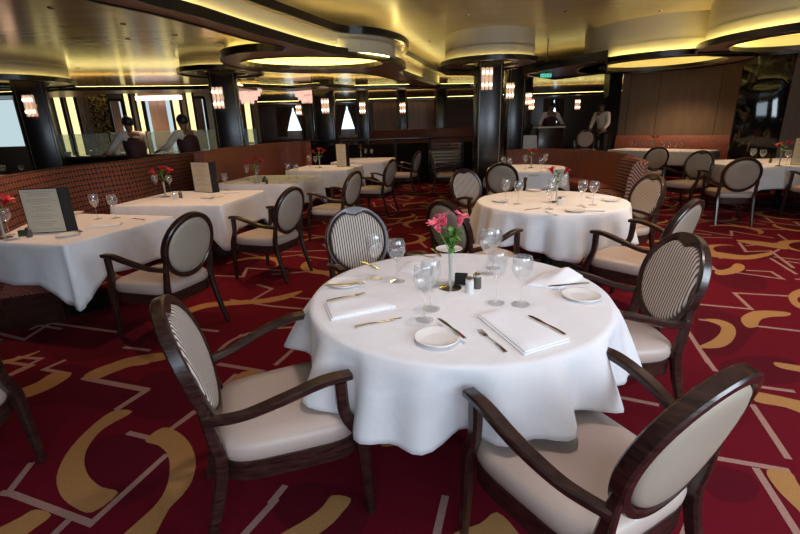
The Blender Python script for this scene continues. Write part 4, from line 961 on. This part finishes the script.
def flowers(loc, heads, label, mt, sc_=1.0, leaves=9, seed=0, stems_h=0.18):
    """a sprig standing in a vase: stems, leaves and blooms"""
    rnd = random.Random(seed); root = empty('flower_sprig', loc, 0, label, 'flowers', 'cut flowers in bud vases')
    b = nb()
    for h in heads: tube(b, [(0, 0, 0.02), (h[0] * 0.15, h[1] * 0.15, stems_h), (h[0] * 0.6, h[1] * 0.6, (stems_h + h[2]) / 2 + 0.01), h], [0.0025, 0.0018], 6)
    obj('stems', b, M_stem, root)
    b = nb()
    for k in range(leaves):
        a = rnd.uniform(0, 6.28); z = stems_h + rnd.uniform(0.0, 0.10) * sc_; d = Vector((math.cos(a), math.sin(a), rnd.uniform(0.1, 1.0)))
        petal(b, Vector((0, 0, z)), d, Vector((0, 0, 1)), rnd.uniform(0.06, 0.10) * sc_, 0.024 * sc_)
    obj('leaves', b, M_leaf, root)
    for h in heads:
        b = nb(); ax = (Vector(h) - Vector((0, 0, stems_h))).normalized(); sd = ax.cross(Vector((0.3, 1, 0.1))).normalized(); s2 = ax.cross(sd)
        for k in range(9):
            a = 2 * PI * k / 9 + rnd.uniform(-.2, .2); o_ = 0.75 if k % 2 else 1.1
            petal(b, Vector(h), ax * o_ * 1.5 + (sd * math.cos(a) + s2 * math.sin(a)) * rnd.uniform(0.5, 0.9), ax, 0.080 * sc_, 0.034 * sc_)
        obj('bloom', b, mt, root)
    return root
vp = P(450.5, 288, ZT); vase(vp, 'glass bud vase on a round silver foot in the middle of the nearest table')
flowers(vp + Vector((0, 0, 0.0)), [(-0.055, -0.02, 0.295), (0.036, 0.0, 0.315), (-0.025, 0.03, 0.31)], 'pink lilies with green leaves in the vase of the nearest table', M_pink, 1.0, 22, 1)
# shakers and card block
def shaker(px, py, lb, mt, z=ZT):
    root = empty('shaker', P(px, py, z), 0, lb, 'shaker', 'salt and pepper shakers')
    b = nb(); lathe(b, [(0, 0), (0.020, 0), (0.0215, 0.004), (0.0205, 0.062), (0, 0.062)], 18); obj('body', b, mt, root)
    b = nb(); lathe(b, [(0, 0.0622), (0.0208, 0.0622), (0.0205, 0.073), (0.013, 0.080), (0, 0.081)], 18); obj('cap', b, M_chrome, root); return root
shaker(469.5, 292.5, 'salt shaker with white salt beside the vase of the nearest table', M_saltglass); shaker(477, 288, 'pepper shaker behind the salt shaker of the nearest table', M_pepper)
b = nb(); box(b, (0, 0, 0.029), (0.062, 0.032, 0.058), Matrix.Rotation(-0.2, 4, 'X'), bev=0.003); o = tag(obj('sachet_holder', b, M_cover), 'small black sachet holder between vase and shakers on the nearest table', 'holder'); o.location = P(461, 284, ZT + 0.002); o.rotation_euler = (0, 0, -0.3)

# ---- second round table
g = 'stemware on the second round table'
for px, py, k, lb in [(505, 203, 1, 'wine glass of the left pair on the second round table'), (518, 204, 2, 'goblet of the left pair on the second round table'), (581, 206, 1, 'wine glass of the right pair on the second round table'), (592.5, 205, 2, 'goblet of the right pair on the second round table'), (549, 209, 2, 'front goblet left of the vase on the second table'), (551, 203, 1, 'wine glass left of the vase on the second table'), (563, 197, 1, 'glass behind the vase on the second table')]:
    glass(px, py, k, lb, g)
v_ = P(556, 202, ZT); vase(v_, 'bud vase in the middle of the second round table'); flowers(v_, [(-0.05, 0, 0.285), (0.06, 0, 0.28)], 'deep red flowers in the vase of the second round table', M_red, 1.0, 10, 2)
shaker(559, 205, 'salt shaker on the second round table', M_saltglass)
for px, py, lb in [(500, 201.5, 'bread plate at the left of the second round table'), (575, 211.5, 'bread plate at the front rim of the second round table'), (611, 201, 'bread plate at the right rim of the second round table'), (534, 191, 'bread plate at the far rim of the second round table')]:
    plate(px, py, lb, 'bread plates on the second table')
cut('k', (522, 211), (543, 208), 'knife at the front of the second round table', 'knives on the second table'); cut('k', (580, 207), (600, 212), 'knife right of the front plate on the second table', 'knives on the second table'); cut('f', (545, 212), (558, 216), 'fork at the front of the second round table', 'forks on the second table')
napkin(P(597, 198, ZT), 0.2, 0.12, 0.2, 'napkin at the right of the second round table'); napkin(P(592, 210.5, ZT), 0.2, 0.12, -0.3, 'napkin at the front right of the second round table')
# ---- third table and back tables
for px, py, k, lb in [(503, 171, 1, 'leftmost glass on the third round table'), (509, 172, 2, 'second glass from the left on the third round table'), (525, 169, 1, 'glass in the middle of the third round table'), (541, 172, 2, 'right-hand goblet on the third round table'), (545, 168, 1, 'rear right glass on the third round table')]:
    glass(px, py, k, lb, 'stemware on the third round table')
v_ = P(531, 168, ZT); vase(v_, 'bud vase on the third round table'); flowers(v_, [(-0.03, 0, 0.26), (0.04, 0.01, 0.28)], 'small red flowers on the third round table', M_red, 1.0, 6, 3)
for px, py, lb in [(534, 176, 'bread plate at the front of the third round table'), (559, 170, 'bread plate at the right of the third round table')]: plate(px, py, lb, 'bread plates on the third table')
for k, px in enumerate([630, 635, 640, 645, 650, 662, 668, 674, 680]):
    glass(px, 150.6 - (k % 2) * 0.5 + (px - 620) * 0.03, 1 + k % 2, ORD[k] + ' glass from the left on the rear table by the taupe wall', 'stemware on the rear table')
v_ = P(653, 150.5, ZT); vase(v_, 'bud vase on the rear table by the taupe wall'); flowers(v_, [(-0.03, 0, 0.29), (0.05, 0, 0.29)], 'red flowers on the rear table by the taupe wall', M_red, 1.1, 6, 4)
for px, py, k, lb in [(751, 163, 1, 'left glass of the pair on the right-hand table'), (761, 163.5, 2, 'right glass of the pair on the right-hand table'), (786, 164.5, 2, 'glass in front of the tall menu on the right-hand table')]:
    glass(px, py, k, lb, 'stemware on the right-hand table')
v_ = P(779, 166, ZT); vase(v_, 'bud vase on the right-hand table'); flowers(v_, [(-0.05, 0, 0.28), (0.06, 0, 0.31)], 'red flowers in front of the menu on the right-hand table', M_red, 1.1, 9, 5)
plate(737, 164, 'bread plate at the left end of the right-hand table', 'bread plates on the right-hand table'); shaker(770, 163, 'pepper shaker on the right-hand table', M_pepper)

# ---- menus
def menu(a, b_, h, label, z=ZT, open_ang=2.2, w2=0.1, lean=0):
    A = P(*a, z); B = P(*b_, z); d = B - A; L = d.length; rz = math.atan2(d.y, d.x); root = empty('menu_folder', A, rz, label, 'menu', 'standing dinner menus')
    b = nb(); box(b, (L / 2, 0.003, h / 2 + 0.002), (L, 0.005, h)); obj('cover', b, M_cover, root, False)
    b = nb(); box(b, (L / 2, -0.0012, h / 2 + 0.002), (L - 0.016, 0.002, h - 0.016)); pg = obj('page', b, M_paper, root, False)
    b = nb(); rr = random.Random(len(label))
    n_ = int(h / 0.016) - 2
    for k in range(n_):
        ww = (L - 0.05) * rr.uniform(0.35, 0.95)
        if k % 4 != 3: box(b, (L / 2 , -0.0027, h - 0.025 - k * 0.0158), (ww, 0.0008, 0.004))
    obj('printed_lines', b, mat('faded_grey_ink', (0.36, 0.32, 0.26), 0.8), pg, False)
    t = open_ang; b = nb(); box(b, (w2 / 2, 0, h / 2 + 0.002), (w2, 0.005, h)); o = obj('back_cover', b, M_cover, root, False); o.location = (L, 0.003, 0); o.rotation_euler = (0, 0, t)
    return root
menu((30, 234), (68, 232), 0.375, 'tall open menu with cream page on the nearest left table', w2=0.075, open_ang=0.75)
menu((195, 192), (213, 193), 0.40, 'cream menu standing on the second left table', w2=0.09, open_ang=1.3)
menu((337, 167), (347, 167), 0.46, 'cream menu standing on the fourth left table', w2=0.09, open_ang=1.3)
menu((790, 165), (806, 166), 0.42, 'cream menu standing on the right-hand table', w2=0.09, open_ang=1.3)
# ---- left row tableware
gl = 'stemware on the left row tables'
for px, py, k, lb in [(98, 219, 1, 'left glass of the pair nearest to the camera on the left row'), (116, 218, 2, 'right glass of the pair on the nearest left table'), (10, 235, 2, 'glass left of the menu on the nearest left table'), (14, 222, 1, 'rear glass left of the menu on the nearest left table'),
                      (157, 193, 1, 'left glass by the red flowers on the second left table'), (171, 192, 2, 'right glass by the red flowers on the second left table'), (217, 191, 1, 'glass right of the menu on the second left table'), (226, 190, 2, 'last glass at the right of the second left table'),
                      (248, 180, 1, 'left glass by the vase on the third left table'), (258, 181, 2, 'right glass by the vase on the third left table'), (289, 179, 1, 'left glass of the right pair on the third left table'), (297, 178, 2, 'right glass of the right pair on the third left table'),
                      (310, 167, 1, 'left glass on the fourth left table'), (316, 167.5, 2, 'right glass on the fourth left table'), (366, 158, 1, 'left glass on the farthest left table'), (372, 158, 2, 'right glass on the farthest left table')]:
    glass(px, py, k, lb, gl)
for i, (px, py, hs, lb) in enumerate([(5, 238, 0.17, 'nearest left table'), (166, 197, 0.19, 'second left table'), (257, 183, 0.19, 'third left table'), (320, 168, 0.20, 'fourth left table'), (361, 158, 0.2, 'farthest left table')]):
    v_ = P(px, py, ZT); vase(v_, 'bud vase on the ' + lb)
    flowers(v_, [(-0.08, 0, hs + 0.09), (0.07, 0, hs + 0.10), (0.0, 0.02, hs + 0.125)] if i < 4 else [(0, 0, hs + .08)], 'red flowers in the vase on the ' + lb, M_red, 1.15, 10, 10 + i)
for px, py, lb, mt, z in [(30, 237, 'pepper shaker in front of the nearest menu', M_pepper, ZT), (37, 230, 'salt shaker in front of the nearest menu', M_saltglass, ZT), (181, 198, 'pepper shaker beside the flowers on the second left table', M_pepper, ZT), (267, 184, 'pepper shaker on the third left table', M_pepper, ZT), (175, 199, 'salt shaker beside the flowers on the second left table', M_saltglass, ZT)]:
    shaker(px, py, lb, mt, z)
b = nb(); box(b, (0, 0, 0.025), (0.06, 0.04, 0.05), bev=0.004); o = tag(obj('sachet_holder', b, mat('green_black_holder', (0.03, 0.06, 0.03), 0.3)), 'dark green sachet holder beside the menu on the nearest left table', 'holder'); o.location = P(24, 236, ZT); o.rotation_euler = (0, 0, 0.3)
b = nb(); lathe(b, [(0, 0), (0.05, 0), (0.045, 0.02), (0.012, 0.09), (0, 0.1)], 4); o = tag(obj('folded_card', b, mat('green_card', (0.05, 0.12, 0.05), 0.5), smooth=False), 'green pyramid card on the third left table', 'card'); o.location = P(265, 182, ZT)
for px, py, lb in [(68, 236, 'bread plate at the near corner of the nearest left table'), (208, 198, 'bread plate at the near right corner of the second left table'), (284, 183, 'bread plate on the third left table'), (352, 167, 'bread plate on the fourth left table'), (75, 214, 'bread plate behind the menu on the nearest left table')]: plate(px, py, lb, 'bread plates on the left row')
for a, b_, lb in [((86, 233), (70, 229), 'knife behind the near bread plate on the nearest left table'), ((150, 221), (128, 218), 'knife right of the glasses on the nearest left table'), ((222, 197), (210, 199), 'knife on the second left table'), ((150, 197), (140, 194), 'knife at the left of the second left table'), ((300, 184), (290, 182), 'knife on the third left table')]:
    cut('k', a, b_, lb, 'knives on the left row')
napkin(P(105, 226, ZT), 0.26, 0.12, 0.35, 'flat napkin in front of the glasses on the nearest left table'); napkin(P(232, 193, ZT), 0.2, 0.12, 0.2, 'flat napkin on the second left table'); napkin(P(312, 181, ZT), 0.2, 0.12, 0.2, 'flat napkin on the third left table')

# ------------------------------------------------------------------ distant tables past the railing
for k, (px, d, lb) in enumerate([(448, 14.2, 'beyond the slatted railing panel'), (270, 16, 'beyond the railing under the first blue window'), (338, 18.2, 'beyond the railing by the round column'), (-5, 9.7, 'at the far left behind the patterned banquette')]):
    c = AT(px, 130, d); x = c.x; zz = 0.745
    table(x, d, 0, 'table ' + lb, None, 1.7, 0.9); cloth(x, d, 0, rrect(1.7, 0.9), lambda s, p: 0.32, 'white cloth on the table ' + lb, 20 + k, 0.02, 12, 0.03)
    for q in range(6):
        inst(G1 if q % 2 else G2, GI, (x - 0.7 + q * 0.27, d - 0.2 + 0.12 * (q % 3), ZT), 0, ORD[q] + ' glass from the left on the table ' + lb, 'glass', 'glasses on the table ' + lb)

# ------------------------------------------------------------------ people
def skin_obj(nm, V, Ed, Rr, mt, parent, lvl=1):
    me = bpy.data.meshes.new(nm); me.from_pydata([tuple(v) for v in V], Ed, []); o = bpy.data.objects.new(nm, me); C.objects.link(o); o.parent = parent
    me.materials.append(mt); md = o.modifiers.new('skin', 'SKIN')
    if not me.skin_vertices: me.skin_vertices.new()
    for i, r in enumerate(Rr): me.skin_vertices[0].data[i].radius = r if isinstance(r, tuple) else (r, r)
    me.skin_vertices[0].data[0].use_root = True; md.use_smooth_shade = True
    sb = o.modifiers.new('sub', 'SUBSURF'); sb.levels = lvl; sb.render_levels = lvl
    return o
def person(loc, rz, label, hands, vest=True, lean=0.0, s=1.0, shirt=None, name_mat=None, seated=False):
    """standing figure facing +Y; hands = two local points"""
    root = empty('person', loc, rz, label, 'person'); root.scale = (s, s, s)
    hip = Vector((0, 0, 0.95)); ch = Vector((0, 0.12 * lean, 1.28)); nk = Vector((0, 0.2 * lean, 1.50)); hd_ = Vector((0, 0.25 * lean + 0.015, 1.60)); tp = Vector((0, 0.27 * lean, 1.70))
    V = [hip, Vector((0, 0.05 * lean, 1.12)), ch, Vector((0, 0.17 * lean, 1.42)), nk, hd_, tp]; Ed = [(i, i + 1) for i in range(6)]; Rr = [(0.15, 0.115), (0.135, 0.10), (0.16, 0.115), (0.13, 0.09), 0.052, (0.078, 0.092), (0.07, 0.08)]
    A = []
    for sd, hp in ((-1, hands[0]), (1, hands[1])):
        hp = Vector(hp); sh = Vector((sd * 0.19, 0.17 * lean, 1.42)); el = (sh + hp) / 2 + Vector((sd * 0.06, -0.05, -0.07))
        i = len(V); V += [sh, el, hp]; Ed += [(3, i), (i, i + 1), (i + 1, i + 2)]; Rr += [0.058, 0.042, 0.028]
        d = (hp - el).normalized(); pm = hp + d * 0.07; V.append(pm); Ed.append((i + 2, i + 3)); Rr.append((0.038, 0.016)); sdv = d.cross(Vector((0, 0, 1))).normalized()
        for f in range(4):
            a_ = pm + d * 0.03 + sdv * (f - 1.5) * 0.021; b__ = a_ + d * (0.045 - abs(f - 1.4) * 0.008) + Vector((0, 0, -0.015)); j = len(V); V += [a_, b__]; Ed += [(i + 3, j), (j, j + 1)]; Rr += [0.009, 0.008]
        a_ = hp + d * 0.03 - sdv * 0.035 * sd; b__ = a_ + d * 0.03 - sdv * 0.02 * sd; j = len(V); V += [a_, b__]; Ed += [(i + 2, j), (j, j + 1)]; Rr += [0.010, 0.009]
        A.append((sh, el, hp))
        k = len(V); V += [Vector((sd * 0.09, 0, 0.90)), Vector((sd * 0.11, 0.02, 0.50)), Vector((sd * 0.11, 0, 0.09)), Vector((sd * 0.115, 0.12, 0.035))]; Ed += [(0, k), (k, k + 1), (k + 1, k + 2), (k + 2, k + 3)]; Rr += [0.085, 0.06, 0.042, 0.034]
    skin_obj('body', V, Ed, Rr, M_skin, root)
    # shirt
    V2 = [Vector((0, 0, 0.93)), Vector((0, 0.05 * lean, 1.12)), ch, Vector((0, 0.17 * lean, 1.43)), Vector((0, 0.2 * lean, 1.47))]; E2 = [(0, 1), (1, 2), (2, 3), (3, 4)]; R2 = [(0.165, 0.13), (0.15, 0.115), (0.175, 0.13), (0.14, 0.10), 0.062]
    for sh, el, hp in A:
        i = len(V2); V2 += [sh, el, el + (hp - el) * 0.9]; E2 += [(3, i), (i, i + 1), (i + 1, i + 2)]; R2 += [0.075, 0.06, 0.045]
    skin_obj('shirt', V2, E2, R2, shirt or M_shirt, root)
    if vest: skin_obj('waistcoat', V2[:4], E2[:3], [(0.20, 0.17), (0.19, 0.16), (0.235, 0.185), (0.19, 0.14)], M_vest, root)
    V3 = [Vector((0, 0, 0.98))]; E3 = []; R3_ = [(0.16, 0.125)]
    for sd in (-1, 1):
        k = len(V3); V3 += [Vector((sd * 0.09, 0, 0.88)), Vector((sd * 0.11, 0.02, 0.50)), Vector((sd * 0.11, 0, 0.06))]; E3 += [(0, k), (k, k + 1), (k + 1, k + 2)]; R3_ += [0.10, 0.075, 0.06]
    skin_obj('trousers', V3, E3, R3_, M_trous, root)
    b = nb(); c = hd_ + Vector((0, 0, 0.055)); prof = [(math.sin(a), math.cos(a)) for a in [PI * 0.62 * k / 8 for k in range(9)]]
    lathe(b, prof, 18, M=Matrix.Translation(c + Vector((0, -0.014, 0))) @ Matrix.Rotation(0.35, 4, 'X') @ Matrix.Diagonal((0.092, 0.106, 0.105, 1))); o = obj('hair', b, M_hair, root); md = o.modifiers.new('t', 'SOLIDIFY'); md.thickness = 0.012
    # face and ears
    b = nb(); ell(b, hd_ + Vector((0, 0.092, 0.01)), (0.013, 0.02, 0.022), seg=8, rings=5); obj('nose', b, M_skin, root)
    b = nb()
    for sd in (-1, 1): ell(b, hd_ + Vector((sd * 0.082, 0, 0.01)), (0.01, 0.018, 0.028), seg=8, rings=5)
    obj('ears', b, M_skin, root)
    b = nb()
    for sd in (-1, 1): ell(b, hd_ + Vector((sd * 0.03, 0.084, 0.035)), (0.013, 0.008, 0.007), seg=8, rings=5)
    obj('eyes', b, M_hair, root)
    b = nb(); ell(b, hd_ + Vector((0, 0.088, -0.035)), (0.024, 0.008, 0.006), seg=8, rings=5); obj('mouth', b, M_vest, root)
    return root
p = AT(131, 120, 8.9); person((p.x, 8.9, 0), 1.0, 'waiter in maroon waistcoat at the counter, left of the two', [(-0.33, 0.42, 1.12), (0.25, 0.40, 1.12)], s=1.06, lean=0.5)
p = AT(186, 120, 8.9); person((p.x, 8.9, 0), 1.1, 'waiter in dark waistcoat at the counter beside the sconce column', [(-0.33, 0.40, 1.15), (0.25, 0.40, 1.12)], s=1.06, lean=0.4)
p = AT(549, 110, 14.25); person((p.x, 14.15, 0.301), PI, 'host in dark waistcoat and white sleeves standing behind the desk', [(-0.34, 0.25, 1.10), (0.34, 0.25, 1.10)], s=1.0, lean=0.6)
p = AT(604, 110, 13.3); person((p.x, 13.3, 0.301), 2.2, 'person in a pale shirt standing left of the taupe wall', [(-0.2, 0.3, 1.0), (0.2, 0.3, 1.0)], vest=False, s=0.97, lean=0.5)
